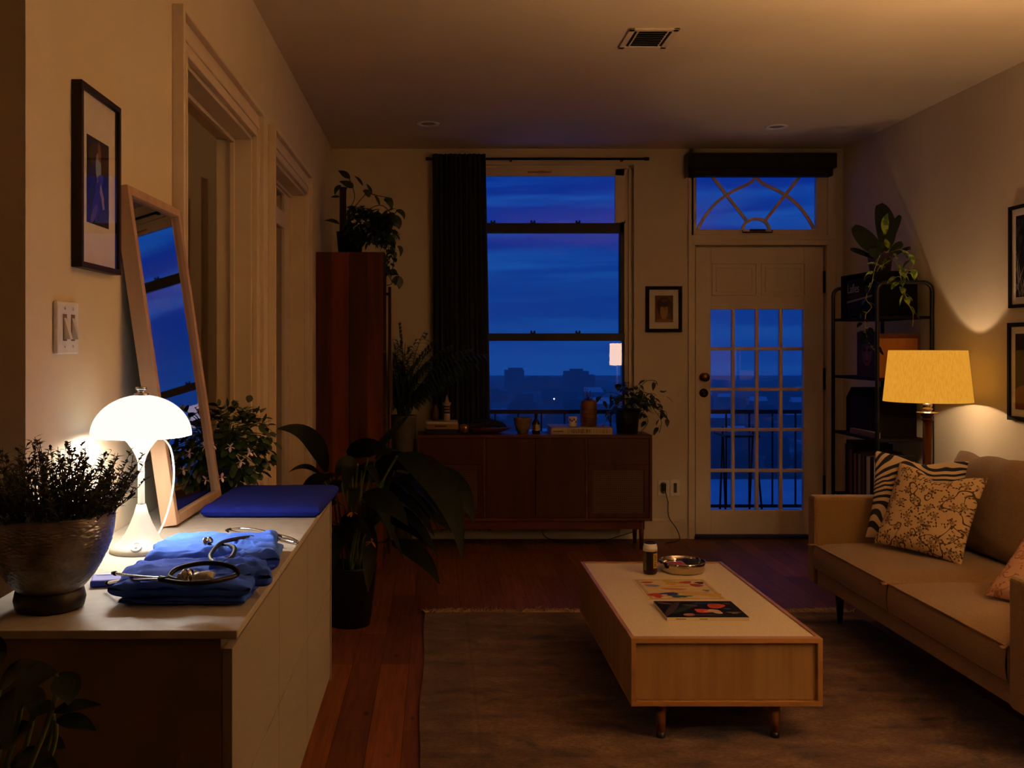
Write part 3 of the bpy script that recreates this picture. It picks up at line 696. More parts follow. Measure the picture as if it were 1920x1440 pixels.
mb.box(-.042, .042, -.03, .03, 0, .014).build('case', M('blue_plastic', '#2440c8', .35, c2='#2038b8'), bx, bevel=.004)
mb = MB(); mb.m = Matrix.Translation((-.618, 1.905, CT + .0142)) @ Matrix.Rotation(.25, 4, 'Z'); mb.box(-.034, .034, .014, .024, 0, .0006).build('label_strip', M('pale_label', '#8fa4d8', .5), bx)

rub = M('black_rubber_tube', '#060607', .5, c2='#09090b', spec=.22)
def stetho(base, label, tube, metal1, metal2, chest, yoke):
    t = thing('stethoscope', base, label, 'stethoscope')
    MB().tube(smooth_path(tube), .0042, 10).build('tubing', rub, t)
    for mpts in (metal1, metal2):
        o = MB().tube(smooth_path(mpts), .0028, 8).build('ear_tube', chrome, t)
        e = Vector(mpts[-1]); d = (e - Vector(mpts[-2])).normalized()
        MB().tube([e - d * .001, e + d * .004, e + d * .009], .0045, 10, .003).build('ear_tip', rub, o)
    MB().tube([yoke[0], yoke[1]], .0055, 10).build('yoke', rub, t)
    mb = MB(); mb.m = Matrix.Translation(chest) @ Matrix.Rotation(.5, 4, 'X') @ Matrix.Rotation(.9, 4, 'Y') @ Matrix.Scale(.55, 4)
    mb.lathe([(.0, -.004), (.018, -.004), (.021, -.001), (.020, .003), (.008, .006), (.007, .012), (.012, .014), (.014, .017), (.013, .020), (0, .021)], n=28); mb.build('chest_piece', chrome, t)
    return t
zt = CT + .050
Q = lambda px, py, z: P(px, py, (EYE - z) * FP / (py - PY))      # the point at height z under a pixel
s1 = stetho((-.46, 2.12, CT + .04), 'stethoscope on the bright blue scrubs, its steel ear tubes reaching to the right edge',
    [Q(392, 1020, zt), Q(400, 1026, zt - .004), Q(425, 1022, zt), Q(440, 1028, zt + .006), Q(433, 1046, zt + .002), Q(410, 1054, zt), Q(396, 1050, zt), Q(396, 1038, zt + .004), Q(412, 1020, zt + .004), Q(430, 1013, zt), Q(462, 1008, zt - .002), Q(490, 1007, zt - .016), Q(510, 1010, CT + .02), Q(517, 1018, CT + .012), Q(514, 1022, CT + .008), Q(506, 1012, CT + .008), Q(514, 1005, CT + .010)],
    [Q(520, 1006, CT + .010), Q(495, 1004, CT + .012), Q(465, 1002, CT + .012), Q(428, 995, CT + .010)],
    [Q(522, 1007, CT + .010), Q(540, 1014, CT + .007), Q(558, 1017, CT + .005), Q(548, 1010, CT + .006), Q(515, 1001, CT + .008), Q(480, 993, CT + .010), Q(450, 991, CT + .010), Q(432, 993, CT + .010)], Q(388, 1017, zt + .004), (Q(512, 1004, CT + .011), Q(526, 1008, CT + .009)))
zt = CT + .056
s2 = stetho((-.46, 1.83, CT + .05), 'stethoscope looped on the darker front scrubs, its steel ear tubes reaching to the left',
    [Q(333, 1088, zt + .002), Q(318, 1082, zt + .004), Q(330, 1068, zt + .012), Q(365, 1058, zt + .018), Q(400, 1056, zt + .018), Q(432, 1062, zt + .014), Q(446, 1072, zt + .006), Q(440, 1080, zt), Q(415, 1087, zt), Q(385, 1092, zt), Q(350, 1094, zt), Q(320, 1090, zt), Q(305, 1086, zt)],
    [Q(303, 1084, zt), Q(270, 1082, zt - .006), Q(240, 1079, zt - .01), Q(216, 1075, zt - .012)],
    [Q(300, 1087, zt - .001), Q(260, 1087, zt - .012), Q(225, 1089, CT + .03), Q(202, 1093, CT + .016)], Q(350, 1079, zt + .006), (Q(300, 1085, zt), Q(316, 1088, zt)))
mb = MB(); mb.m = Matrix.Translation(Q(368, 1081, zt - .002)); mb.pad(.032, .012, .007, 6, 2, 14, cloth_fn(3, .006, 60))
tag(mb.build('crumpled_wrapper', M('crumpled_foil', '#c9c8c4', .4, 0, c2='#8f8f92', scale=90)), 'crumpled silvery wrapper inside the stethoscope loop on the front scrubs', 'wrapper')

# ------------------------------------------------------------------ plant in the lower left foreground
fg = thing('foreground_plant', (-.66, 1.15, 0), 'dark glossy-leaved plant standing before the cabinet end in the lower left corner', 'potted plant')
MB().lathe([(.10, 0), (.13, .30), (.135, .31), (.125, .31), (.12, .27), (0, .27)], (-.66, 1.15, 0), 28).build('pot', blackpot, fg)
fo = MB(); st = MB()
lv = [((5, 1330), (45, 1262), (108, 1262), .052), ((108, 1265), (135, 1290), (128, 1322), .034), ((40, 1320), (75, 1290), (62, 1352), .03), ((62, 1330), (85, 1328), (104, 1330), .022), ((100, 1335), (140, 1318), (190, 1322), .016),
      ((105, 1350), (150, 1348), (180, 1370), .02), ((0, 1400), (40, 1368), (60, 1362), .03), ((70, 1400), (100, 1390), (122, 1403), .024), ((0, 1290), (30, 1250), (75, 1242), .026), ((-20, 1250), (10, 1230), (-5, 1190), .03), ((20, 1440), (60, 1405), (110, 1440), .03), ((-10, 1380), (20, 1330), (30, 1290), .035)]
for (a, b, c_, wd) in lv:
    dd = 1.30 + RND.uniform(-.05, .05); p0, p1, p2 = P(*a, dd), P(*b, dd - .02), P(*c_, dd - .04)
    fo.bleaf(p0, p1, p2, wd * 1.1, (.2, -1, .9)); st.tube(smooth_path([(-.66, 1.15, .27), (-.63, 1.2, .6), p0 + Vector((-.02, 0, -.08)), p0]), .0035, 6)
for k in range(10):
    a = RND.uniform(0, 6.28); p0 = Vector((-.68 + .05 * math.cos(a), 1.14 + .05 * math.sin(a), RND.uniform(.45, .85))); p2 = p0 + Vector((.16 * math.cos(a) - .05, .12 * math.sin(a) - .06, RND.uniform(-.08, .05)))
    fo.bleaf(p0, (p0 + p2) / 2 + Vector((0, 0, .06)), p2, .05); st.tube([(-.66, 1.15, .27), p0], .003, 5)
fo.build('foliage', green4, fg); st.build('stems', stemm, fg)

# ------------------------------------------------------------------ tall wooden bookcase with plant
tw_ = wood('red_brown_planks', '#4a2113', '#2c120a', 'Z', rough=.5, scale=9, stretch=.12)
bk = thing('tall_wooden_cabinet', (-.57, 6.7, 0), 'tall red-brown plank cabinet against the left wall near the far corner', 'cabinet')
for i, (a, b) in enumerate(((-.788, -.685), (-.684, -.575), (-.574, -.455), (-.454, -.354))):
    MB().box(a, b, 6.47, 6.49, 0, 2.058).build('plank', wood('red_brown_plank_%d' % i, ['#5e2c18', '#70341c', '#502413', '#683018'][i], ['#34160c', '#421c0e', '#2b120a', '#3a180d'][i], 'Z', scale=9, stretch=.12), bk, bevel=.001)
MB().box(-.788, -.356, 6.49, 6.95, 2.03, 2.058).box(-.788, -.77, 6.49, 6.95, 0, 2.03).box(-.77, -.356, 6.93, 6.95, 0, 2.03).box(-.77, -.356, 6.49, 6.93, .02, .05).build('carcass', tw_, bk)
for zz in (.5, .95, 1.4): MB().box(-.77, -.36, 6.492, 6.93, zz, zz + .022).build('shelf', tw_, bk)
MB().tube([(-.333, 6.96, 0), (-.333, 6.96, 1.86)], .011, 8).build('post', wood('post_wood', '#6a3a20', '#4c2614'), bk)
for zz in (.3, 1.8): MB().box(-.37, -.33, 6.95, 6.965, zz, zz + .02).build('bracket', black, bk)

def vine(fo, st, pts, n, size, mat_shape='heart', spread=.5, r=.0022):
    pp = smooth_path(pts, 6); st.tube(pp, r, 5)
    for k in range(n):
        i = min(len(pp) - 2, int((k + .7) / n * (len(pp) - 1))); p = pp[i]
        d = Vector((RND.gauss(0, 1), RND.gauss(-.3, .8), RND.gauss(-.1, .5))).normalized()
        q = p + d * size * RND.uniform(.25, .5); st.tube([p, (p + q) / 2 + Vector((0, 0, .006)), q], r * .6, 4)
        fo.leaf(q, d + Vector((0, 0, -.3)), size * RND.uniform(.7, 1.15), size * RND.uniform(.5, .72), .9, .15, 5, mat_shape, RND.uniform(-.8, .8))
cp = thing('climbing_plant', (-.585, 6.68, 2.0586), 'dark trailing plant with a moss pole in a black pot on the tall cabinet', 'potted plant')
cx_, cy_ = -.585, 6.68
MB().lathe([(.077, 0), (.092, .15), (.095, .152), (.088, .152), (.085, .135), (0, .135)], (cx_, cy_, 2.0586), 28).build('pot', blackpot, cp)
mp0 = P(643, 420, 6.68)
MB().tube([(mp0.x, cy_, 2.19), (mp0.x, cy_, 2.50)], .023, 10).lathe([(.026, 0), (.028, .01), (0, .014)], (mp0.x, cy_, 2.50), 12).build('moss_pole', bark, cp)
fo = MB(); st = MB(); D = 6.62
G = lambda a, b, dz=0: P(a, b, D + dz)
# leaves round the pole head and long arching shoots
for (a, b, c_, wd) in (((662, 352), (655, 345), (636, 340), .05), ((640, 348), (628, 352), (628, 366), .03), ((637, 369), (628, 368), (620, 370), .02), ((636, 420), (625, 411), (608, 414), .028), ((656, 335), (646, 325), (634, 320), .045), ((680, 348), (674, 335), (664, 330), .02),
                       ((697, 365), (694, 350), (686, 345), .022), ((692, 370), (690, 358), (680, 358), .045), ((712, 385), (708, 370), (700, 363), .02), ((720, 375), (734, 372), (734, 395), .05), ((742, 395), (758, 395), (758, 412), .035), ((725, 412), (748, 410), (748, 430), .085), ((735, 528), (752, 522), (748, 542), .075), ((728, 512), (740, 508), (745, 516), .05), ((745, 462), (756, 464), (750, 482), .03)):
    fo.bleaf(G(*a), G(*b), G(*c_), wd)
for pts in ([(650, 400), (665, 370), (655, 335)], [(655, 400), (690, 360), (700, 365), (735, 372)], [(660, 410), (710, 385), (735, 400), (745, 396)], [(700, 400), (735, 430), (740, 470), (733, 520)], [(705, 420), (728, 460), (722, 500), (735, 530), (722, 535)]):
    st.tube(smooth_path([G(*p) for p in pts]), .003, 5)
for k in range(420):
    t = RND.random(); px_ = 650 + 88 * RND.random() ** .9; py_ = 385 + 70 * RND.random()
    if py_ < 385 + (px_ - 650) * .12: continue
    fo.leaf(G(px_, py_, RND.uniform(-.1, .12)), (RND.gauss(0, 1), RND.gauss(-.5, .6), RND.gauss(-.3, .6)), RND.uniform(.04, .075), RND.uniform(.028, .05), .8, .15, 4, 'heart')
for k in range(70):
    py_ = RND.uniform(455, 512); px_ = 730 + RND.gauss(0, 7) - (py_ - 455) * .08
    fo.leaf(G(px_, py_, RND.uniform(-.1, .05)), (RND.gauss(0, 1), RND.gauss(-.5, .6), RND.gauss(-.6, .5)), RND.uniform(.03, .06), RND.uniform(.02, .038), .8, .15, 4, 'heart')
for q_ in (fo, st):
    for v_ in q_.v:
        if v_.x < -.35 and v_.z < 2.062: v_.z = 2.062
        elif v_.z < 2.062: v_.x = max(v_.x, -.343)
fo.build('foliage', green1, cp); st.build('stems', stemm, cp)

# ------------------------------------------------------------------ palm in the far corner and the big leafy plant
pm = thing('corner_palm', (-.17, 7.16, 0), 'feathery dark palm in a tall planter left of the sideboard', 'potted plant')
MB().lathe([(.06, 0), (.075, .5), (.092, .93), (.096, .95), (.086, .95), (.08, .90), (0, .90)], (-.242, 7.16, 0), 32).build('planter', M('grey_planter', '#4d463d', .8, c2='#413b33', bump=.3), pm)
fo = MB(); st = MB()
for k in range(34):
    a = RND.uniform(0, 2 * PI); Lf = RND.uniform(.5, .86); p = Vector((-.235 + RND.gauss(0, .02), 7.16 + RND.gauss(0, .02), .92)); d = Vector((math.cos(a) * .35, math.sin(a) * .16, 1)).normalized(); pts = []
    for i in range(12):
        pts.append(p.copy()); p = p + d * (Lf / 11); d = (d + Vector((math.cos(a) * .08, math.sin(a) * .012, -.05 - .012 * i))).normalized()
        p.y = min(p.y, 7.33); p.x = max(p.x, -.36) if p.z > 0 and p.y > 6.4 else p.x
    st.tube(pts, .004, 5, .0015)
    for i in range(3, 12):
        dr_ = (pts[i] - pts[i - 1]).normalized(); sd, up = frame_of(dr_)
        for s in (-1, 1):
            for h in (0, .5):
                Lb = .19 * (1 - abs(i - 6) / 9)
                dd = sd * s + dr_ * .9 + Vector((0, -.15, -.05)); q = pts[i - 1].lerp(pts[i], h)
                if q.y + dd.normalized().y * Lb > 7.30: dd.y = -abs(dd.y)
                fo.leaf(q, dd, Lb, .019, 1.3, .1, 4, 'lance')
for q_ in (fo, st):
    for v_ in q_.v: v_.x = max(v_.x, -.316)
fo.build('foliage', green1, pm); st.build('stems', stemm, pm)

bp_ = thing('large_leaf_plant', (-.40, 5.19, 0), 'big plant with long drooping leaves in a black floor pot beside the cabinet end', 'potted plant')
MB().lathe([(.105, 0), (.14, .30), (.145, .31), (.132, .31), (.128, .27), (0, .27)], (-.455, 5.19, 0), 32).build('pot', blackpot, bp_)
fo = MB(); st = MB()
big = [((612, 885, 5.1), (592, 795, 5.0), (520, 804, 4.9), .12), ((600, 890, 5.2), (575, 862, 5.1), (542, 885, 5.0), .035), ((690, 858, 5.2), (725, 820, 5.2), (772, 772, 5.2), .05), ((745, 855, 5.1), (850, 880, 5.0), (866, 1045, 4.8), .19),
       ((790, 885, 5.2), (870, 890, 5.1), (888, 980, 5.0), .15), ((735, 1015, 5.1), (795, 1030, 5.0), (824, 1095, 4.9), .11), ((650, 850, 5.2), (690, 830, 5.1), (735, 852, 5.0), .13), ((700, 880, 5.3), (760, 840, 5.2), (800, 905, 5.1), .13),
       ((670, 870, 5.0), (640, 860, 5.0), (630, 900, 4.9), .10), ((680, 930, 4.9), (730, 930, 4.8), (765, 985, 4.7), .14), ((700, 990, 5.0), (690, 1040, 4.9), (690, 1110, 4.8), .09), ((640, 980, 5.0), (660, 960, 4.9), (700, 1010, 4.8), .09),
       ((720, 900, 5.4), (800, 930, 5.4), (850, 1000, 5.3), .16), ((660, 900, 5.4), (700, 870, 5.4), (760, 900, 5.4), .14), ((690, 950, 5.3), (770, 960, 5.2), (810, 1030, 5.1), .14), ((650, 920, 5.3), (600, 900, 5.3), (575, 930, 5.2), .09)]
for (a, b, c_, wd) in big:
    p0, p1, p2 = P(*a), P(*b), P(*c_); fo.bleaf(p0, p1, p2, wd * .82, n=12)
    st.tube(smooth_path([(-.455 + RND.gauss(0, .04), 5.19 + RND.gauss(0, .04), .28), (p0.x * .55 - .2, (p0.y + 5.19) / 2, p0.z * .6 + .15), p0]), .006, 6)
for k in range(40):
    a = RND.uniform(-2.6, 1.3); r = RND.uniform(.05, .22); p0 = Vector((-.42 + r * math.cos(a), 5.22 + r * math.sin(a), RND.uniform(.5, .85))); Lq = RND.uniform(.2, .36)
    p2 = p0 + Vector((Lq * math.cos(a), Lq * .8 * math.sin(a), -RND.uniform(.05, .3))); p1 = (p0 + p2) / 2 + Vector((0, 0, .13))
    if min(p0.x, p2.x) < -.74: continue
    fo.bleaf(p0, p1, p2, RND.uniform(.05, .09), (math.cos(a) * .3, -.4, 1)); st.tube(smooth_path([(-.455, 5.19, .28), (p0.x * .5 - .22, p0.y * .5 + 2.6, .5), p0]), .005, 5)
fo.build('foliage', M('black_green_leaf', '#10180b', .55, c2='#0a1007', scale=20, spec=.15), bp_); st.build('stems', stemm, bp_)
for (a, b) in ((660, 960), (697, 1016)):
    fl = MB(); p = P(a, b, 4.88)
    for q in range(7): fl.leaf(p, (RND.gauss(0, 1), -.6, RND.gauss(0, 1)), .035, .012, .3)
    fl.build('dry_leaf', M('dry_tan_leaf', '#a3683a', .8, c2='#7a4a28'), bp_)

# ------------------------------------------------------------------ sideboard
SY0, SY1, ST = 7.05, 7.375, .816
sx = lambda p: (p - PX) * SY0 / FP
sz = lambda p: EYE - (p - PY) * SY0 / FP
teak = wood('teak_veneer', '#4a2413', '#36190c', 'Z', rough=.4, scale=16)
teakh = wood('teak_edge', '#5a2d18', '#442212', 'X', rough=.4, scale=12)
sb = thing('sideboard', ((sx(783) + sx(1223)) / 2, 7.25, 0), 'mid-century teak sideboard with perforated speaker panels under the window', 'sideboard')
x0, x1 = sx(783), sx(1223); zb = sz(977)
MB().box(x0, x1, SY0, SY1, ST - .022, ST).build('top_board', teakh, sb, bevel=.002)
mb = MB().box(x0, x0 + .018, SY0, SY1, zb, ST - .022).box(x1 - .018, x1, SY0, SY1, zb, ST - .022).box(x0 + .018, x1 - .018, SY0, SY1, zb, zb + .018).box(x0 + .018, x1 - .018, SY1 - .012, SY1, zb, ST - .022)
d0, d1 = sx(908), sx(1100)
mb.box(d0 - .009, d0 + .009, SY0 + .002, SY1 - .02, zb, ST - .022).box(d1 - .009, d1 + .009, SY0 + .002, SY1 - .02, zb, ST - .022).build('carcass', teakh, sb, bevel=.0015)
mid = sx(1004); zt_, zb_ = ST - .025, zb + .021
for a, b in ((d0 + .011, mid - .002), (mid + .002, d1 - .011)): MB().box(a, b, SY0 + .006, SY0 + .026, zb_, zt_).build('door', teak, sb, bevel=.001)
zs = sz(872)
holes = None
def perforated(name):
    m, nt, out = newmat(name); b = nd(nt, 'ShaderNodeBsdfPrincipled', Roughness=.5)
    v = mapping(nt, (68, 68, 68)); f = nd(nt, 'ShaderNodeVectorMath', operation='FRACTION'); nt.links.new(v, f.inputs[0])
    s_ = nd(nt, 'ShaderNodeVectorMath', operation='SUBTRACT'); s_.inputs[1].default_value = (.5, .5, .5); nt.links.new(f.outputs[0], s_.inputs[0])
    k = nd(nt, 'ShaderNodeVectorMath', operation='MULTIPLY'); k.inputs[1].default_value = (1, 0, 1); nt.links.new(s_.outputs[0], k.inputs[0])
    ln = nd(nt, 'ShaderNodeVectorMath', operation='LENGTH'); nt.links.new(k.outputs[0], ln.inputs[0])
    nt.links.new(ramp(nt, ln.outputs['Value'], [(.28, C('#120806')), (.34, C('#4e2614'))]), b.inputs['Base Color']); nt.links.new(b.outputs[0], out.inputs[0]); return m
perf = perforated('perforated_teak')
for a, b in ((x0 + .02, d0 - .011), (d1 + .011, x1 - .02)):
    MB().box(a, b, SY0 + .006, SY0 + .026, zs + .003, zt_).build('drawer_front', teak, sb, bevel=.001)
    mb = MB(); fw = .035
    mb.box(a, b, SY0 + .008, SY0 + .024, zb_, zb_ + fw).box(a, b, SY0 + .008, SY0 + .024, zs - fw, zs).box(a, a + fw, SY0 + .008, SY0 + .024, zb_ + fw, zs - fw).box(b - fw, b, SY0 + .008, SY0 + .024, zb_ + fw, zs - fw)
    gp = mb.build('speaker_panel', teak, sb, bevel=.001)
    MB().box(a + fw, b - fw, SY0 + .018, SY0 + .022, zb_ + fw, zs - fw).build('perforated_grille', perf, gp)
MB().box(x0 + .04, x1 - .05, SY0 + .02, SY0 + .04, zb - .062, zb).box(x0 + .04, x1 - .05, SY1 - .05, SY1 - .03, zb - .062, zb).build('base_rail', teakh, sb)
for xx in (x0 + .06, x1 - .07):
    for yy in (SY0 + .035, SY1 - .05): MB().lathe([(.013, 0), (.021, zb - .002)], (xx, yy, 0), 16).build('leg', teakh, sb)
MB().tube(smooth_path([(x1 - .0, SY1 - .01, .20), (x1 - .03, SY1 - .0, .1), (x1 - .12, SY1 - .02, .06), (x1 - .4, SY1 - .1, .012), (x1 - .7, SY1 - .05, .03), (x1 - .75, SY1, .1)]), .003, 5).build('speaker_cable', black, sb)

def book(name, x, y, z, w_, d_, h_, cover, label, cat='book', group=None, spine_art=None, page='#d8cfbd'):
    t = thing(name, (x + w_ / 2, y + d_ / 2, z), label, cat, group)
    cmx = M('cover_' + cover.lstrip('#'), cover, .55, spec=.3)
    MB().box(x, x + w_, y, y + d_, z, z + .0025).box(x, x + w_, y, y + d_, z + h_ - .0025, z + h_).box(x, x + w_, y, y + .003, z, z + h_).build('cover', cmx, t)
    MB().box(x + .003, x + w_ - .003, y + .003, y + d_ - .004, z + .0025, z + h_ - .0025).build('pages', M('book_pages', page, .8, spec=.1), t)
    if spine_art:
        mb = MB()
        for (a, b, c_, d) in spine_art: mb.box(x + a * w_, x + b * w_, y - .0006, y + .001, z + c_ * h_, z + d * h_)
        mb.build('spine_lettering', M('spine_ink', '#1a1512', .6), t)
    return t
bxx = lambda p, d=7.1: (p - PX) * d / FP
book('stacked_book', bxx(798), 7.09, ST, bxx(857) - bxx(798), .17, .036, '#141718', 'dark bottom book of the small stack at the left end of the sideboard', spine_art=None)
book('stacked_book', bxx(800), 7.10, ST + .036, bxx(860) - bxx(800), .17, .036, '#8f6a42', 'tan middle book of the small stack at the left end of the sideboard', spine_art=[(.25, .62, .5, .75)])
book('stacked_book', bxx(798), 7.10, ST + .072, bxx(858) - bxx(798), .17, .02, '#cdbfa6', 'cream top book of the small stack at the left end of the sideboard')
glyph = []
xg = .27
while xg < .95:
    g = RND.uniform(.008, .016); k = RND.random()
    glyph.append((xg, xg + .006, .2, .78))
    if k < .6: glyph.append((xg + g, xg + g + .006, .2, .78)); glyph.append((xg, xg + g, *RND.choice(((.68, .78), (.45, .55), (.2, .3)))))
    xg += g + RND.uniform(.012, .02)
bigb = book('coffee_table_book', bxx(1033), 7.09, ST, bxx(1148) - bxx(1033), .30, .052, '#b9a683', 'big cream book with bold black spine lettering lying on the sideboard', spine_art=[(.03, .2, .42, .52), (.03, .2, .34, .38)] + glyph)
# small vessels
def vessel(name, x, y, z, prof, mat, label, cat, n=28, part='body'):
    t = thing(name, (x, y, z), label, cat); MB().lathe(prof, (x, y, z), n).build(part, mat, t); return t
tz = ST + .092
sq = vessel('spire_bottle', bxx(838, 7.17), 7.17, tz, [(.022, 0), (.024, .004), (.024, .05), (.022, .055), (.022, .10), (.026, .115), (.025, .12), (.020, .124)], M('cream_bottle', '#b79b78', .5), 'slim cream bottle with a pointed cap and dark bands on the book stack', 'bottle')
MB().lathe([(.030, .12), (.030, .13), (.018, .138), (.013, .15), (.006, .175), (0, .19)], (bxx(838, 7.17), 7.17, tz), 20).build('cap', M('cream_cap', '#a88b68', .5), sq)
for z_ in (.055, .078, .098): MB().lathe([(.0246, z_), (.0248, z_ + .004), (.0246, z_ + .012)], (bxx(838, 7.17), 7.17, tz), 20).build('band', M('dark_band', '#1c120d', .5), sq)
vessel('squat_jar', bxx(816, 7.2), 7.2, tz, [(.022, 0), (.030, .03), (.029, .06), (.018, .09), (.012, .105), (.013, .115), (0, .115)], M('brown_clay', '#4a2416', .6, bump=.3), 'dark brown gourd-shaped jar left of the pointed bottle', 'jar')
gm = M('amber_glass_votive', '#a8772c', .12, .7, c2='#7d5218')
for i, (p, lb, s) in enumerate(((871, 'taller golden glass votive beside the book stack', 1.0), (892, 'smaller golden glass votive left of the wide dish', .72))):
    t = thing('votive_holder', (bxx(p, 7.15), 7.15, ST), lb, 'candle holder', 'golden votives')
    MB().lathe([(.024 * s, 0), (.034 * s, .02 * s), (.037 * s, .045 * s), (.030 * s, .068 * s), (.027 * s, .068 * s), (.033 * s, .045 * s), (.03 * s, .02 * s), (0, .015 * s)], (bxx(p, 7.15), 7.15, ST), 14).build('glass_cup', gm, t)
    MB().lathe([(.02 * s, .018 * s), (.02 * s, .04 * s), (0, .042 * s)], (bxx(p, 7.15), 7.15, ST), 12).build('wax', M('candle_wax', '#cdbb97', .5), t)
ds = vessel('wide_dish', bxx(918, 7.22), 7.22, ST, [(.05, 0), (.10, .012), (.165, .042), (.168, .047), (.162, .046), (.09, .018), (0, .014)], M('terracotta_dish', '#7a3d22', .5), 'wide shallow terracotta dish on the sideboard', 'dish', 36)
mb = MB(); mb.m = Matrix.Translation((bxx(913, 7.22), 7.22, ST + .05))
def moundf(a, b, sg, k, p):
    p.z += .012 * noise.noise(p * 30)
    if sg < 0: p.z *= .05
    return p
mb.pad(.14, .10, .052, 2.2, 1.6, 18, moundf); mb.f = [f for f in mb.f]; tag(mb.build('dark_moss', M('dark_moss', '#11130d', .95, bump=.6)), 'dark mound of moss heaped in the wide terracotta dish', 'moss')
cpx = bxx(980, 7.2)
pc = vessel('ceramic_bowl_pot', cpx, 7.2, ST, [(.035, 0), (.038, .006), (.05, .03), (.060, .07), (.066, .108), (.068, .113), (.060, .113), (.055, .095), (0, .095)], M('ochre_stoneware', '#7a6138', .6, c2='#6a5330'), 'round ochre stoneware bowl planter in the middle of the sideboard', 'planter')
MB().lathe([(.056, .094), (.03, .108), (0, .112)], (cpx, 7.2, ST), 18).build('soil', soil, pc)
btx = bxx(1005, 7.18)
bt = vessel('sauce_bottle', btx, 7.18, ST, [(.029, 0), (.030, .004), (.030, .075), (.022, .09), (.011, .105), (.010, .128)], M('dark_glass_bottle', '#160a07', .15), 'small dark bottle with a white and red label beside the stoneware bowl', 'bottle')
MB().lathe([(.0125, .122), (.0125, .152), (0, .153)], (btx, 7.18, ST), 14).build('cap', M('dark_red_cap', '#3c0f0c', .4), bt)
mb = MB(); mb.grid(lambda u, v: (btx + .0306 * math.sin(-1.2 + u * 2.4 - .1), 7.18 - .0306 * math.cos(-1.2 + u * 2.4 - .1), ST + .022 + .045 * v), 10, 2)
lbl = mb.build('label', M('cream_label', '#b9a98c', .6), bt)
mb = MB(); mb.grid(lambda u, v: (btx + .031 * math.sin(-.9 + u * .7), 7.18 - .031 * math.cos(-.9 + u * .7), ST + .022 + .045 * v), 6, 2); mb.build('red_patch', M('label_red', '#6a1f18', .6), lbl)
bz = ST + .052
mgx = bxx(1074, 7.17)
mg = vessel('patterned_cup', mgx, 7.17, bz, [(.024, 0), (.027, .003), (.031, .03), (.033, .07), (.0305, .07), (.028, .02), (0, .012)], white, 'small white cup with blue pattern on the big cream book', 'cup')
mb = MB()
for k in range(14):
    a = k * .45; z_ = .015 + .04 * RND.random(); mb.grid(lambda u, v: (mgx + (.0335 + .0016 * z_ / .07) * math.sin(a + u * .28), 7.17 - (.0335 + .0016 * z_ / .07) * math.cos(a + u * .28), bz + z_ - .002 + .016 * v), 3, 2)
mb.build('painted_pattern', M('cobalt_glaze', '#1d2a6a', .4), mg)
vx = bxx(1103.5, 7.2)
cn = vessel('wrapped_canister', vx, 7.2, bz, [(.055, 0), (.058, .006), (.060, .06), (.060, .15), (.058, .175), (.050, .188), (.042, .19), (.038, .18), (0, .178)], M('copper_brown_wrap', '#8a5a2c', .38, .25, c2='#5a3216', scale=9, stretch=(1, 1, .5)), 'copper-brown canister with strings tied round it on the big book', 'canister')
mb = MB()
for k in range(5):
    zc_, tl_ = .045 + .022 * k, RND.uniform(-.25, .25); mb.tube([(vx + .0612 * math.cos(t), 7.2 + .0612 * math.sin(t), bz + zc_ + tl_ * .06 * math.cos(t + k)) for t in [i * 2 * PI / 24 for i in range(25)]], .0014, 5)
mb.build('string', M('dark_string', '#2a160c', .8), cn)
mb = MB()
for k in range(26):
    a = RND.uniform(0, 6.28); r = RND.uniform(.0, .034); p = Vector((vx + r * math.cos(a), 7.2 + r * math.sin(a), bz + .178)); h = RND.uniform(.03, .095) if k < 14 else .02
    q = p + Vector((RND.gauss(0, .02), RND.gauss(0, .015), h)); mb.tube([p, q], .001, 4)
    for j in range(5): mb.leaf(p.lerp(q, .3 + .7 * RND.random()), (RND.gauss(0, 1), RND.gauss(0, 1), .5), .013, .006, .2, n=2)
mb.build('dried_sprigs', M('dried_red_sprig', '#5a1d1d', .8, c2='#3a2016'), cn)
# pothos at the right end
po = thing('pothos_plant', (bxx(1176, 7.24), 7.24, ST), 'trailing pothos in a dark pot at the right end of the sideboard', 'potted plant')
ppx = bxx(1176, 7.24)
MB().lathe([(.075, 0), (.088, .15), (.092, .175), (.083, .175), (.08, .15), (0, .15)], (ppx, 7.24, ST), 28).build('pot', M('dark_brown_pot', '#1a0f0c', .5), po)
fo = MB(); st = MB(); PPt = lambda a, b, d=7.2: P(a, b, d)
for k in range(150):
    px_, py_ = RND.gauss(1185, 22), RND.gauss(748, 18)
    if py_ < 715 or py_ > 800 or px_ < 1135: continue
    d = RND.uniform(7.06, 7.32)
    fo.leaf(PPt(px_, py_, d), (RND.gauss(0, 1), RND.gauss(-.5, .5), RND.gauss(-.2, .5)), RND.uniform(.04, .075), RND.uniform(.03, .05), .9, .15, 5, 'heart')
for pts, n in (([(1190, 740), (1210, 716), (1228, 714), (1233, 722)], 4), ([(1190, 745), (1215, 755), (1228, 770), (1240, 790), (1236, 812)], 8), ([(1185, 750), (1205, 770), (1215, 790), (1205, 806)], 7), ([(1200, 750), (1230, 765), (1248, 772), (1250, 785)], 4), ([(1170, 745), (1145, 735), (1128, 742), (1126, 752)], 5), ([(1170, 755), (1150, 765), (1140, 780), (1138, 790)], 6)):
    vine(fo, st, [PPt(a, b, 7.08 if a > 1220 else 7.12) for a, b in pts], n, .062)
fo.build('foliage', green1, po); st.build('stems', stemm, po)

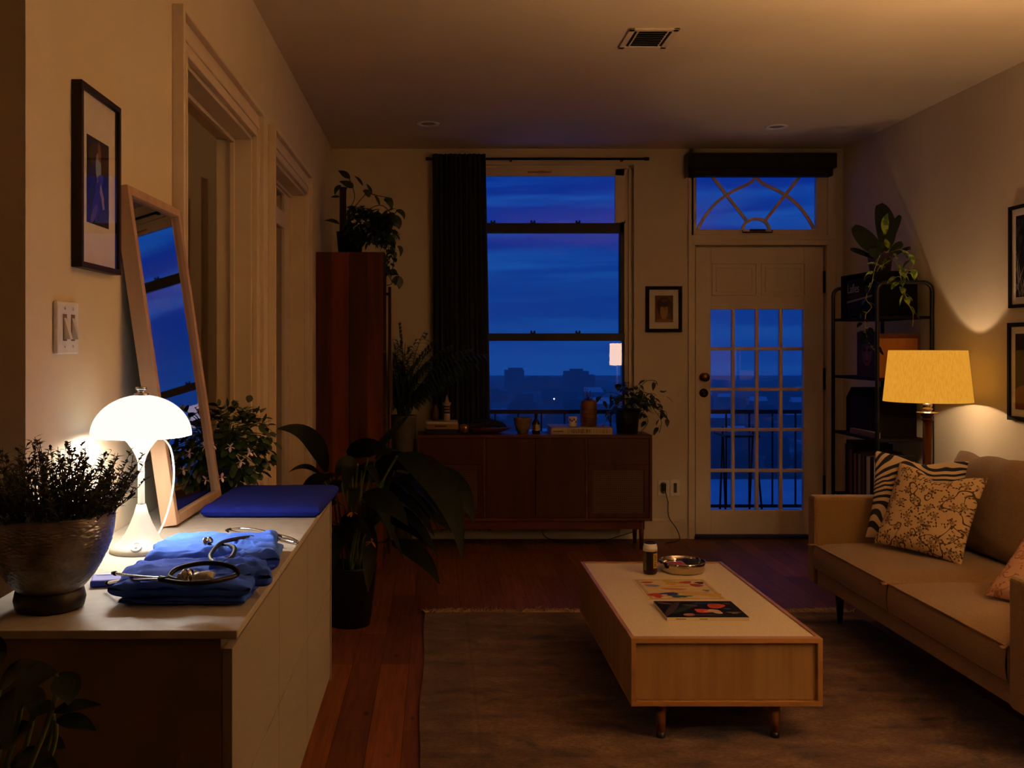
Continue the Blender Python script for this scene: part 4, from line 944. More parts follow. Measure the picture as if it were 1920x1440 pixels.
# ------------------------------------------------------------------ rug
m, nt, out = newmat('faded_wool_rug'); b = nd(nt, 'ShaderNodeBsdfPrincipled', Roughness=.95); b.inputs['Specular IOR Level'].default_value = .05; b.inputs['Sheen Weight'].default_value = .15
tc = nd(nt, 'ShaderNodeTexCoord')
def noise_at(scale, st_, detail=4, dist=0):
    mp = nd(nt, 'ShaderNodeMapping'); mp.inputs['Scale'].default_value = st_; nt.links.new(tc.outputs['Object'], mp.inputs[0])
    n = nd(nt, 'ShaderNodeTexNoise', Scale=scale, Detail=detail, Distortion=dist); nt.links.new(mp.outputs[0], n.inputs['Vector']); return n.outputs['Fac']
base1 = ramp(nt, noise_at(5, (1, 1.8, 1), 6, .4), [(.34, C('#502e20')), (.5, C('#69472e')), (.66, C('#7c5c3c'))])
dark = ramp(nt, noise_at(6, (1, 1.5, 1), 7, .4), [(.30, C('#6a5a58')), (.46, (1, 1, 1, 1))])
thr = ramp(nt, noise_at(75, (.8, 1.5, 1), 4), [(.35, (.5, .46, .43, 1)), (.66, (1, 1, 1, 1))])
spx = nd(nt, 'ShaderNodeSeparateXYZ'); nt.links.new(tc.outputs['Object'], spx.inputs[0])
wv = nd(nt, 'ShaderNodeMath', operation='ABSOLUTE'); nt.links.new(spx.outputs['X'], wv.inputs[0])
stripes = ramp(nt, wv.outputs[0], [(.0, (1, 1, 1, 1)), (.955, (1, 1, 1, 1)), (.96, (.55, .5, .5, 1)), (.968, (.55, .5, .5, 1)), (.973, (1, 1, 1, 1)), (1.0, (.62, .55, .55, 1))])
cur = base1
for q in (dark, thr, stripes):
    k = nd(nt, 'ShaderNodeMix', data_type='RGBA', blend_type='MULTIPLY'); k.inputs[0].default_value = .9 if q is not stripes else .6
    nt.links.new(cur, k.inputs[6]); nt.links.new(q, k.inputs[7]); cur = k.outputs[2]
nt.links.new(cur, b.inputs['Base Color'])
bp = nd(nt, 'ShaderNodeBump', Strength=.9, Distance=.008); nt.links.new(noise_at(190, (1, 1.5, 1), 2), bp.inputs['Height']); nt.links.new(bp.outputs[0], b.inputs['Normal']); nt.links.new(b.outputs[0], out.inputs[0])
rg = thing('area_rug', (1.12, 3.9, 0), 'large faded brown oriental wool rug with fringed end under the coffee table', 'rug')
RX0, RX1, RY0, RY1 = -.065, 2.25, 2.0, 5.385
def rugf(u, v):
    x = RX0 + (RX1 - RX0) * u; y = RY0 + (RY1 - RY0) * v
    return (x + .006 * math.sin(v * 19) * (1 if u in (0, 1) else 0), y, .009 + .0012 * noise.noise(Vector((x * 3, y * 3, 0))))
mb = MB().grid(rugf, 40, 60); mb.box(RX0 + .004, RX1 - .004, RY0, RY1 - .004, .0005, .0075); mb.build('pile', m, rg)
mb = MB()
for k in range(900):
    x = RX0 + (RX1 - RX0) * RND.random(); l = RND.uniform(.035, .11) * (1.4 if RND.random() < .1 else 1); dx = RND.gauss(0, .03)
    mb.tube([(x, RY1 - .006, .007), (x + dx * .4, RY1 + l * .5, .006 + RND.random() * .008), (x + dx, RY1 + l, .003 + RND.random() * .004)], .003, 4, .0015)
mb.build('fringe', M('rug_fringe', '#a98a62', .95, spec=.05), rg)

# ------------------------------------------------------------------ coffee table
KX0, KX1, KY0, KY1, KZ0, KZ1 = .703, 1.398, 3.61, 4.90, .141, .388
oakc = wood('honey_oak', '#a87a45', '#8e6436', 'X', rough=.4, scale=12); oakz = wood('honey_oak_panel', '#a07a48', '#87653a', 'Z', rough=.45, scale=22)
ct = thing('coffee_table', (1.05, 4.25, 0), 'low boxy oak coffee table with a pale speckled inset top on the rug', 'coffee table')
mb = MB(); t = .018
mb.box(KX0, KX1, KY0, KY0 + .03, KZ1 - t, KZ1).box(KX0, KX1, KY1 - .02, KY1, KZ1 - t, KZ1).box(KX0, KX0 + .016, KY0 + .03, KY1 - .02, KZ1 - t, KZ1).box(KX1 - .016, KX1, KY0 + .03, KY1 - .02, KZ1 - t, KZ1)
mb.box(KX0, KX1, KY0, KY1, KZ0, KZ0 + t).box(KX0, KX0 + t, KY0, KY0 + .03, KZ0 + t, KZ1 - t).box(KX1 - t, KX1, KY0, KY0 + .03, KZ0 + t, KZ1 - t).box(KX1 - t, KX1, KY0 + .03, KY1, KZ0 + t, KZ1 - t).box(KX0 + t, KX1 - t, KY1 - .018, KY1, KZ0 + t, KZ1 - t)
mb.build('carcass', oakc, ct, bevel=.0015)
MB().box(KX0 + .016, KX1 - .016, KY0 + .03, KY1 - .02, KZ1 - .018, KZ1 - .005).build('inset_top', M('pale_speckled_top', '#e2d2b0', .6, c2='#d0be9a', scale=260, spec=.3), ct)
MB().box(KX0 + t + .002, KX1 - t - .002, KY0 + .016, KY0 + .03, KZ0 + t + .002, KZ1 - t - .002).build('end_panel', oakz, ct)
for a, b_ in ((KY0 + .031, 4.255), (4.259, KY1 - .002)): MB().box(KX0 + .001, KX0 + .016, a, b_, KZ0 + t + .001, KZ1 - t - .001).build('side_drawer', oakz, ct)
for x in (.822, 1.242):
    for y in (3.665, 4.80):
        lg = MB().lathe([(.0165, .03), (.021, KZ0)], (x, y, 0), 20).build('leg', wood('leg_oak', '#8a5528', '#6f421e', 'Z'), ct); MB().lathe([(.0165, .0108), (.0175, .013), (.017, .031)], (x, y, 0), 18).build('leg_foot', black, lg)
KT = KZ1 - .005
# can
kd = 4.66; cx2 = (1219 - PX) * kd / FP
cn2 = thing('drink_can', (cx2, kd, KT), 'tall drink can with yellow and dark label on the coffee table', 'can')
MB().lathe([(.027, 0), (.031, .006), (.033, .012), (.033, .122), (.031, .134), (.028, .142)], (cx2, kd, KT), 32).build('body', M('can_dark_print', '#1a0f10', .3, .3, c2='#2a1218', scale=18), cn2)
MB().lathe([(.0333, .108), (.0333, .122), (.0312, .134), (.0282, .1425)], (cx2, kd, KT), 32).build('white_band', white, cn2)
MB().lathe([(.028, .142), (.0275, .147), (.025, .147), (.024, .144), (0, .144)], (cx2, kd, KT), 28).build('lid', M('dark_can_lid', '#15110f', .35, .6), cn2)
def wrap(cx, cy, cz, r, a0, a1, z0, z1, n=8):
    mb = MB(); mb.grid(lambda u, v: (cx + r * math.sin(a0 + (a1 - a0) * u), cy - r * math.cos(a0 + (a1 - a0) * u), cz + z0 + (z1 - z0) * v), n, 2); return mb
wrap(cx2, kd, KT, .0333, .25, 1.05, .03, .10).build('yellow_panel', M('can_yellow', '#b99a35', .4, c2='#a3862a', scale=60), cn2)
wrap(cx2, kd, KT, .0333, -1.5, -.75, .02, .108).build('olive_panel', M('can_olive', '#6f6228', .4, c2='#4a3c1c', scale=30), cn2)
wrap(cx2, kd, KT, .0334, -.5, .1, .06, .10).build('dark_figure', M('can_black', '#0a0808', .4), cn2)
mb = MB()
for k in range(7):
    z_ = .04 + k * .008; w_ = RND.uniform(.25, .5); mb.grid(lambda u, v: (cx2 + .0336 * math.sin(.4 + w_ * u), kd - .0336 * math.cos(.4 + w_ * u), KT + z_ + .003 * v), 4, 1)
mb.build('small_print', M('can_black', '#0a0808', .4), cn2)
# steel bowl with bits
bd = 4.71; bx2 = (1279 - PX) * bd / FP
bw = thing('steel_bowl', (bx2, bd, KT), 'shallow polished steel bowl holding small odds and ends on the coffee table', 'bowl')
MB().lathe([(.085, .0007), (.098, .005), (.104, .016), (.1055, .034), (.108, .051), (.106, .053), (.1035, .051), (.101, .03), (.096, .013), (.08, .008), (0, .007)], (bx2, bd, KT), 56).build('bowl', M('bright_steel', '#cdc2b0', .14, 1, c2='#b8ad9a', scale=8), bw)
def lump(name, x, y, z, r, mat, label, cat, rz=0, s=(1, .6, .3)):
    mb = MB(); mb.m = Matrix.Translation((x, y, z)) @ Matrix.Rotation(rz, 4, 'Z') @ Matrix.Rotation(.25, 4, 'X'); mb.pad(r * s[0], r * s[1], r * s[2], 5, 2, 12, lambda a, b, g, k, p: p); return tag(mb.build(name, mat), label, cat)
lump('sweet_packet', bx2 - .03, bd - .02, KT + .031, .045, M('pink_wrapper', '#b8505a', .4, c2='#7e2c3c', scale=40), 'pink and red wrapped packet in the steel bowl', 'packet', .3)
lump('dark_pouch', bx2 + .045, bd + .02, KT + .035, .046, M('dark_pouch', '#17161c', .4, c2='#22202a', scale=30), 'dark pouch lying at the right of the steel bowl', 'pouch', -.5)
lump('keys_bundle', bx2 + .005, bd + .045, KT + .029, .025, M('dark_keys', '#1d1813', .3, .6), 'small dark bundle at the back of the steel bowl', 'bundle', 1.0)
# illustrated placemat and magazine
A = lambda x0, y0, x1, y1: ((x0, y0, KT + .0003), (x1 - x0, 0, 0), (0, y1 - y0, 0))
pmt = thing('placemat', (1.05, 4.36, KT), 'cream paper placemat with colourful illustrations behind the magazine', 'placemat')
sh = [([(.03, .03), (.97, .03), (.97, .97), (.03, .97)], ink('7f6a52')), ([(.036, .036), (.964, .036), (.964, .964), (.036, .964)], ink('c5ab7f')), ([(.055, .055), (.945, .055), (.945, .945), (.055, .945)], ink('86705a')), ([(.062, .062), (.938, .062), (.938, .938), (.062, .938)], ink('c9b083')),
      (ell(.17, .83, .09, .04, .1, wob=.1), ink('9a3f33')), (ell(.2, .67, .1, .06, -.2, wob=.1), ink('7076a6')), (ell(.45, .5, .17, .045, -.1, wob=.1), ink('b0674c')), (ell(.5, .8, .12, .10, -.5, wob=.3), ink('c29a3c')), (ell(.55, .62, .16, .02, .1), ink('b08a36')),
      (ell(.7, .83, .09, .06, .3, wob=.2), ink('a0473a')), (ell(.8, .68, .09, .07, -.5, wob=.1), ink('93403c')), (ell(.88, .8, .06, .06, .2, wob=.2), ink('4a2c4a')), (ell(.14, .2, .09, .11, .3, wob=.25), ink('a8392f')), (ell(.36, .28, .13, .07, .2, wob=.3), ink('2c3470')), (ell(.44, .16, .14, .05, -.1, wob=.3), ink('2a5a44')),
      (ell(.38, .12, .06, .03, -.2), ink('27306a')), (ell(.62, .3, .2, .08, -.1, wob=.3), ink('c4a052')), (ell(.88, .2, .14, .08, .1, wob=.3), ink('c09c48')), (ell(.86, .42, .04, .04, 0, wob=.3), ink('5a74a0')), (ell(.22, .1, .04, .03), ink('d8c8a0'))]
art('sheet', pmt, *A(.888, 4.175, 1.216, 4.545), ink('d4bd92'), sh, .0008)
mgz = thing('magazine', (1.05, 3.98, KT), 'thick dark-covered magazine with a cream spine on the front of the coffee table', 'magazine')
MX0, MX1, MY0, MY1 = .890, 1.208, 3.857, 4.10
MB().box(MX0, MX1, MY0, MY1, KT + .0004, KT + .0142).build('pages', M('magazine_pages', '#cdbb98', .7, spec=.1), mgz)
sh = [(ell(.15, .5, .05, .5, -.35), ink('3c2f2c')), (ell(.12, .85, .1, .04, -.5), ink('6d4a3a')), (ell(.33, .55, .05, .4, -.6), ink('1d2a20')), (ell(.3, .15, .07, .08, -.7), ink('9a6b50')), (ell(.42, .72, .1, .05, -.5), ink('4a4038')), (ell(.52, .38, .11, .12, -.4, wob=.15), ink('b0453a')), (ell(.57, .33, .06, .05, -.3), ink('cf7a60')),
      (ell(.74, .68, .11, .16, -.3, wob=.08), ink('a3421f')), (ell(.66, .34, .07, .14, .3, wob=.1), ink('bda78a')), (ell(.84, .5, .05, .05, .2), ink('2c3c6a')), (ell(.88, .26, .07, .06, 0, wob=.4), ink('6f6136')), (ell(.56, .86, .1, .03, -.4), ink('26386a')), (ell(.9, .82, .05, .03, -.5), ink('5a3a3a')), (ell(.5, .14, .22, .025, -.02), ink('4a3a32')), (ell(.7, .85, .05, .02, .4), ink('33486a'))]
cv = art('cover', mgz, (MX0, MY0, KT + .0142), (MX1 - MX0, 0, 0), (0, MY1 - MY0, 0), ink('0e0c0d'), sh, .0009)
mb = MB()
for a0, n in ((.11, 11), (.40, 9)):
    x = MX0 + a0 * (MX1 - MX0)
    for k in range(n):
        wd = RND.uniform(.0018, .003); mb.box(x, x + wd, MY0 - .0005, MY0 + .001, KT + .0055, KT + (.0095 if k else .0105)); x += wd + .0012
mb.build('spine_lettering', M('spine_brown_ink', '#5a4632', .6), mgz)

# ------------------------------------------------------------------ sofa
tweed = M('camel_tweed', '#8f6f45', .95, c2='#70552f', scale=300, bump=.35, bscale=650, spec=.08, sheen=.2)
SX, SB, SYn, SYf = 1.97, 2.94, 3.34, 5.30
so = thing('sofa', (2.45, 4.32, 0), 'long camel tweed two-seat sofa along the right wall', 'sofa')
MB().box(SX + .012, SB, SYn + .1, SYf - .1, .205, .285).build('base', tweed, so, bevel=.008)
ymid = (SYn + SYf) / 2 + .03
def seatf(y0, y1):
    def fn(a, b, sg, k, p):
        return p
    mb = MB(); X0_, X1_ = SX, 2.66; nx, ny = 16, 18; vs = []
    def top(u, v):
        x = X0_ + (X1_ - X0_) * u; y = y0 + (y1 - y0) * v
        ed = min(1, min(u * 6, v * 7, (1 - v) * 7)); return (x, y, .408 + .034 * math.sin(PI / 2 * ed) * (.7 + .3 * math.sin(PI * u)) + .003 * noise.noise(Vector((x * 6, y * 6, 0))))
    mb.grid(top, nx, ny)
    tb = lambda u, v: (X0_ + (X1_ - X0_) * u, y0 + (y1 - y0) * v, .287)
    mb.grid(lambda u, v: (X0_ - .008 * math.sin(PI * u) , y0 + (y1 - y0) * v, .287 + (top(0, v)[2] - .287) * u), 6, ny)
    mb.grid(lambda u, v: (X1_, y0 + (y1 - y0) * v, .287 + (top(1, v)[2] - .287) * (1 - u)), 2, ny)
    mb.grid(lambda u, v: (X0_ + (X1_ - X0_) * v, y0, .287 + (top(v, 0)[2] - .287) * (1 - u)), 2, nx)
    mb.grid(lambda u, v: (X0_ + (X1_ - X0_) * v, y1, .287 + (top(v, 1)[2] - .287) * u), 2, nx)
    mb.grid(lambda u, v: (X0_ + (X1_ - X0_) * (1 - u), y0 + (y1 - y0) * v, .287), 1, 1)
    s_ = mb.build('seat_cushion', tweed, so)
    MB().tube(smooth_path([(X1_ - .02, y0 + .004, .41), (X0_ + .02, y0 + .004, .41), (X0_, y0 + .02, .41), (X0_ - .001, (y0 + y1) / 2, .411), (X0_, y1 - .02, .41), (X0_ + .02, y1 - .004, .41), (X1_ - .02, y1 - .004, .41)], 6), .004, 6).build('piping', tweed, s_)
seatf(SYn + .102, ymid - .003); seatf(ymid + .003, SYf - .102)
for y0, y1 in ((SYn, SYn + .1), (SYf - .1, SYf)): MB().box(SX, SB, y0, y1, .20, .66).build('arm', tweed, so, bevel=.018, seg=3)
MB().box(2.80, SB + .03, SYn + .1, SYf - .1, .205, .80).build('backrest', tweed, so, bevel=.02, seg=3)
for yc, seed in (((SYn + .1 + ymid) / 2, 3), ((ymid + SYf - .1) / 2, 8)):
    mb = MB(); mb.m = Matrix.Translation((2.705, yc, .665)) @ Matrix.Rotation(.16, 4, 'Y') @ Matrix.Rotation(PI / 2, 4, 'Y')
    def bf(a, b, sg, k, p, seed=seed):
        n = noise.noise(Vector((a * 2.1, b * 2.4, seed))); w_ = abs(noise.noise(Vector((a * 3.2 + b * 2, b * 2.2, seed + 5))))
        p.z += sg * -.012 * (.5 - w_) * (1 if k > .2 else 0); p.x += .022 * noise.noise(Vector((b * 2.6, seed, 2))) * (1 if a < 0 else 0); p.y *= 1 - .05 * (a if a > 0 else -a) * 0
        return p
    mb.pad(.238, (ymid - SYn - .1) / 2 - .01, .105, 4.2, 2.0, 30, bf); mb.build('back_cushion', tweed, so)
for x in (SX + .12, SB - .12):
    for y in (SYn + .12, SYf - .13): MB().lathe([(.013, 0 if x > RX1 else .0108), (.026, .206)], (x, y, 0), 16).build('leg', black, so)

# scatter cushions (patterned in their own coordinates)
def node_cushion(name, kind):
    m, nt, out = newmat(name); b = nd(nt, 'ShaderNodeBsdfPrincipled', Roughness=.9); b.inputs['Specular IOR Level'].default_value = .1
    tc = nd(nt, 'ShaderNodeTexCoord')
    def nz(scale, det=2, off=0):
        mp = nd(nt, 'ShaderNodeMapping'); mp.inputs['Location'].default_value = (off, off * .7, 0); nt.links.new(tc.outputs['Object'], mp.inputs[0])
        n = nd(nt, 'ShaderNodeTexNoise', Scale=scale, Detail=det); nt.links.new(mp.outputs[0], n.inputs['Vector']); return n.outputs['Fac']
    if kind == 'zebra':
        n = nz(3.6, 1); k = nd(nt, 'ShaderNodeMath', operation='MULTIPLY'); k.inputs[1].default_value = 66; nt.links.new(n, k.inputs[0])
        sx_ = nd(nt, 'ShaderNodeSeparateXYZ'); nt.links.new(tc.outputs['Object'], sx_.inputs[0]); k2 = nd(nt, 'ShaderNodeMath', operation='MULTIPLY_ADD'); k2.inputs[1].default_value = 150; nt.links.new(sx_.outputs['Y'], k2.inputs[0]); nt.links.new(k.outputs[0], k2.inputs[2])
        s_ = nd(nt, 'ShaderNodeMath', operation='SINE'); nt.links.new(k2.outputs[0], s_.inputs[0]); c_ = nd(nt, 'ShaderNodeMath', operation='MULTIPLY_ADD'); c_.inputs[1].default_value = .5; c_.inputs[2].default_value = .5; nt.links.new(s_.outputs[0], c_.inputs[0])
        colr = ramp(nt, c_.outputs[0], [(.42, C('#2a2b33')), (.50, C('#cdb592'))])
    else:
        # block print: scattered rosettes, leaf pairs and scrolls
        dk = '#4f3d2a' if kind == 'floral' else '#8c5c46'; lt = '#c6a67a' if kind == 'floral' else '#b0866a'
        wv_ = []
        def mth(op, a, b_=None):
            q_ = nd(nt, 'ShaderNodeMath', operation=op)
            for ii, x_ in enumerate((a, b_)):
                if x_ is None: continue
                if isinstance(x_, (int, float)): q_.inputs[ii].default_value = x_
                else: nt.links.new(x_, q_.inputs[ii])
            return q_.outputs[0]
        for off, sc, n_pet in ((0, 15, 6), (3, 26, 0)):
            mp = nd(nt, 'ShaderNodeMapping'); mp.inputs['Location'].default_value = (off, off, 0); mp.inputs['Scale'].default_value = (1, 1, 0); nt.links.new(tc.outputs['Object'], mp.inputs[0])
            vo = nd(nt, 'ShaderNodeTexVoronoi', Scale=sc, Randomness=.75); nt.links.new(mp.outputs[0], vo.inputs['Vector'])
            df = nd(nt, 'ShaderNodeVectorMath', operation='SUBTRACT'); nt.links.new(mp.outputs[0], df.inputs[0]); nt.links.new(vo.outputs['Position'], df.inputs[1])
            sp_ = nd(nt, 'ShaderNodeSeparateXYZ'); nt.links.new(df.outputs[0], sp_.inputs[0])
            th = mth('ARCTAN2', sp_.outputs['Y'], sp_.outputs['X']); r_ = mth('SQRT', mth('ADD', mth('MULTIPLY', sp_.outputs['X'], sp_.outputs['X']), mth('MULTIPLY', sp_.outputs['Y'], sp_.outputs['Y'])))
            cs = nd(nt, 'ShaderNodeSeparateColor'); nt.links.new(vo.outputs['Color'], cs.inputs[0]); ph = mth('MULTIPLY', cs.outputs[0], 6.283)
            if n_pet:
                R0 = mth('ADD', .0135, mth('MULTIPLY', mth('COSINE', mth('ADD', mth('MULTIPLY', th, n_pet), ph)), .0075))
                ring = mth('LESS_THAN', mth('ABSOLUTE', mth('SUBTRACT', r_, R0)), .0021); dot = mth('LESS_THAN', mth('ABSOLUTE', mth('SUBTRACT', r_, .0045)), .0014)
                ray = mth('MULTIPLY', mth('GREATER_THAN', mth('COSINE', mth('ADD', mth('MULTIPLY', th, n_pet), ph)), .86), mth('LESS_THAN', r_, .019))
                wv_.append(mth('MAXIMUM', mth('MAXIMUM', ring, dot), ray))
            else:
                c2 = mth('POWER', mth('ABSOLUTE', mth('COSINE', mth('SUBTRACT', th, ph))), 5)
                wv_.append(mth('MULTIPLY', mth('LESS_THAN', r_, mth('MULTIPLY', c2, .014)), mth('GREATER_THAN', cs.outputs[1], .3)))
        n5 = nz(8, 1, 9); k5 = nd(nt, 'ShaderNodeMath', operation='MULTIPLY'); k5.inputs[1].default_value = 34; nt.links.new(n5, k5.inputs[0]); s5 = nd(nt, 'ShaderNodeMath', operation='SINE'); nt.links.new(k5.outputs[0], s5.inputs[0])
        g5 = nd(nt, 'ShaderNodeMath', operation='GREATER_THAN'); g5.inputs[1].default_value = .955; nt.links.new(s5.outputs[0], g5.inputs[0]); m5 = nd(nt, 'ShaderNodeMath', operation='MAXIMUM'); nt.links.new(wv_[1], m5.inputs[0]); nt.links.new(g5.outputs[0], m5.inputs[1]); wv_[1] = m5.outputs[0]
        mx_ = nd(nt, 'ShaderNodeMath', operation='MAXIMUM'); nt.links.new(wv_[0], mx_.inputs[0]); nt.links.new(wv_[1], mx_.inputs[1])
        colr = ramp(nt, mx_.outputs[0], [(.3, C(lt)), (.6, C(dk))])
    nt.links.new(colr, b.inputs['Base Color']); nt.links.new(b.outputs[0], out.inputs[0]); return m
def cushion(center, u, v, hx, hy, hz, mat, label, seed, chop):
    u, v = Vector(u).normalized(), Vector(v).normalized(); w_ = u.cross(v).normalized(); v = w_.cross(u).normalized()
    def fn(a, b, sg, k, p):
        p.x *= 1 - .07 * (1 - b * b) * abs(a) ** 3; p.y *= 1 - .06 * (1 - a * a) * abs(b) ** 3
        if b > 0: p.y -= chop * b * b * math.exp(-((a - .05) / .42) ** 2); p.z -= sg * 0
        p.z += .006 * noise.noise(Vector((a * 2.2, b * 2.2, seed))) * (1 if k > .3 else 0) + sg * .008 * noise.noise(Vector((a * 5, b * 5, seed + 2))) * k
        return p
    mb = MB().pad(hx, hy, hz, 3.2, 1.7, 34, fn)
    o = mb.build('throw_pillow', mat, origin=(0, 0, 0)); o.matrix_world = Matrix((u.to_4d(), v.to_4d(), w_.to_4d(), (0, 0, 0, 1))).transposed(); 
    mw = Matrix.Identity(4)
    for i in range(3): mw[i][0], mw[i][1], mw[i][2], mw[i][3] = u[i], v[i], w_[i], center[i]
    o.matrix_world = mw
    return tag(o, label, 'pillow')
cushion((2.415, 5.02, .672), (.34, -.20, -.03), (.12, .05, .42), .215, .225, .058, node_cushion('zebra_print', 'zebra'), 'black and cream zebra-striped pillow behind the floral pillow in the sofa corner', 1, .03)
cushion((2.375, 4.81, .648), (.235, -.375, -.03), (.155, .075, .386), .225, .215, .062, node_cushion('floral_block_print', 'floral'), 'beige block-print floral pillow leaning in the far corner of the sofa', 2, .055)
cushion((2.405, 3.86, .575), (.2, -.36, 0), (.42, -.05, .27), .20, .19, .06, node_cushion('rose_print', 'rose'), 'dusky pink patterned pillow against the near arm of the sofa', 5, .02)

# ------------------------------------------------------------------ floor lamp with amber shade
FX, FY = 2.757, 5.60
fl_ = thing('floor_lamp', (FX, FY, 0), 'floor lamp with a glowing amber fabric shade behind the sofa arm', 'lamp')
lwood = wood('mahogany_turned', '#4a1f12', '#331409', 'Z', rough=.3)
MB().lathe([(.12, 0), (.125, .012), (.11, .025), (.04, .04), (.026, .06), (.025, 1.03)], (FX, FY, 0), 32).build('pole', lwood, fl_)
MB().lathe([(.026, 1.028), (.032, 1.03), (.033, 1.036), (.027, 1.040), (.027, 1.050), (.034, 1.054), (.036, 1.062), (.03, 1.068)], (FX, FY, 0), 28).build('turned_collar', lwood, fl_)
MB().lathe([(.02, 1.066), (.058, 1.069), (.060, 1.073), (.058, 1.076), (.022, 1.078), (.019, 1.086), (.027, 1.09), (.027, 1.097), (.020, 1.10), (.024, 1.108), (.026, 1.118), (.022, 1.124), (.013, 1.13), (.012, 1.20)], (FX, FY, 0), 28).build('metal_neck', M('pewter_neck', '#b9a58c', .25, 1), fl_)
def shade_mesh(x, y, z0, z1, r0, r1, n=48):
    mb = MB(); vs, fs = [], []
    for r, z in ((r0, z0), (r1, z1), (r1 - .0025, z1), (r0 - .0025, z0)):
        for k in range(n): vs.append((x + r * math.cos(2 * PI * k / n), y + r * math.sin(2 * PI * k / n), z))
    for i in range(4):
        j = (i + 1) % 4
        for k in range(n): fs.append((i * n + k, i * n + (k + 1) % n, j * n + (k + 1) % n, j * n + k))
    return mb.add(vs, fs, True)
ash = shade_mesh(FX, FY, 1.136, 1.423, .232, .203).build('shade', emit('amber_linen_glow', '#e59d33', .84, c2='#d88d27', scale=55, stretch=(4, 4, .5)), fl_)
mb = MB()
for k in range(3):
    a = k * 2 * PI / 3 + .4; mb.tube([(FX, FY, 1.40), (FX + .202 * math.cos(a), FY + .202 * math.sin(a), 1.418)], .002, 5)
mb.tube([(FX, FY, 1.17), (FX, FY, 1.20)], .016, 10).build('shade_spider', M('pewter_neck', '#b9a58c', .25, 1), fl_)
MB().lathe([(0, 1.20), (.02, 1.21), (.028, 1.23), (.02, 1.25), (0, 1.256)], (FX, FY, 0), 16).build('bulb', emit('warm_bulb_glow', '#ffcf8a', 12), fl_)
light('floor_lamp_bulb', (FX, FY, 1.222), 38.0, (1, .67, .40), .03, fl_)
light('hall_fill_light', (-1.9, 3.3, 2.5), 2.4, (1, .60, .30), .08)  # added fill with no fixture, brightens the hall behind the first doorway
# second lamp, near the sofa's near end (its shade is what the window reflects)
sl = thing('slim_floor_lamp', (2.28, 2.42, 0), 'slim floor lamp with a white drum shade, seen as a reflection in the window', 'lamp')
MB().lathe([(.12, 0), (.12, .015), (.012, .02), (.009, .03), (.009, 1.25)], (2.28, 2.42, 0), 28).build('pole', black, sl)
shade_mesh(2.28, 2.42, 1.20, 1.48, .097, .093).build('shade', emit('white_linen_glow', '#ffd094', 25), sl)
light('slim_lamp_bulb', (2.28, 2.42, 1.40), 450, (1, .57, .27), .05, sl)

# ------------------------------------------------------------------ metal shelf
HX0, HX1, HY0, HY1, HT = 2.695, 3.03, 6.10, 6.78, 1.838
sf = thing('metal_shelf', (2.86, 6.44, 0), 'black metal shelf unit in the far right corner behind the floor lamp', 'shelf')
def arc_frame(y):
    pts = [(HX0, y, 0), (HX0, y, HT - .05)] + [(HX0 + .05 - .05 * math.cos(t), y, HT - .05 + .05 * math.sin(t)) for t in (.4, .8, 1.2)] + [(HX0 + .05, y, HT), (HX1 - .05, y, HT)] + [(HX1 - .05 + .05 * math.sin(t), y, HT - .05 + .05 * math.cos(t)) for t in (.4, .8, 1.2)] + [(HX1, y, HT - .05), (HX1, y, 0)]
    return MB().tube(pts, .0125, 10)
arc_frame(HY0).build('side_frame', black, sf); arc_frame(HY1).build('side_frame', black, sf)
dw = wood('black_brown_board', '#1a100c', '#120a08', 'Y', rough=.7, spec=.1)
LV = [.12, .46, .875, 1.25, 1.632]
for z in LV: MB().box(HX0 + .006, HX1 - .004, HY0 + .004, HY1 - .004, z - .018, z).build('shelf_board', dw, sf, bevel=.002)
# crate with magazine and the pot on it
cr = thing('display_crate', (2.85, 6.48, LV[4]), 'black open-fronted crate on the top board of the metal shelf', 'crate')
cb0, cb1, cx0, cx1, cz0, cz1 = 6.20, 6.70, 2.715, 2.99, LV[4] + .0006, 1.915
MB().box(cx0, cx1, cb0, cb1, cz0, cz0 + .01).box(cx0, cx1, cb0, cb1, cz1 - .012, cz1).box(cx0, cx1, cb1 - .03, cb1, cz0 + .01, cz1 - .012).box(cx0, cx1, cb0, cb0 + .02, cz0 + .01, cz1 - .012).box(cx1 - .01, cx1, cb0 + .02, cb1 - .03, cz0 + .01, cz1 - .012).build('crate_body', M('matt_black_board', '#0d0b0b', .8, spec=.08), cr, bevel=.002)
mgs = thing('shelf_magazine', (2.74, 6.42, cz0 + .01), 'dark magazine with pale title standing in the black crate on the metal shelf', 'magazine')
q0 = (2.738, 6.655, cz0 + .0105)
MB().box(2.7385, 2.746, 6.235, 6.655, cz0 + .0105, cz0 + .25).build('pages', M('book_pages', '#d8cfbd', .8), mgs)
sh = [(ell(.5, .9, .5, .1), ink('15131c')), ([(0, .36), (1, .50), (1, .54), (0, .42)], ink('a49a98')), ([(0, .0), (1, .0), (1, .46), (0, .32)], ink('141228')), (ell(.2, .25, .2, .06), ink('2c2630')), (ell(.35, .55, .3, .05, .1), ink('3a2c34'))]
art('cover', mgs, (2.7384, 6.655, cz0 + .0105), (0, -.42, 0), (0, 0, .24), ink('17141c'), sh)
cu_ = bpy.data.curves.new('title_lettering', 'FONT'); cu_.body = 'Lafles'; cu_.size = .082; cu_.extrude = .0003
tmp_ = bpy.data.objects.new('title_tmp', cu_); col.objects.link(tmp_); bpy.context.view_layer.update()
tme = bpy.data.meshes.new_from_object(tmp_.evaluated_get(bpy.context.evaluated_depsgraph_get())); bpy.data.objects.remove(tmp_); tme.name = 'title_lettering'
to = bpy.data.objects.new('title_lettering', tme); col.objects.link(to); to.parent = mgs
tme.materials.clear(); tme.materials.append(M('title_ink', '#b9aeb2', .6))
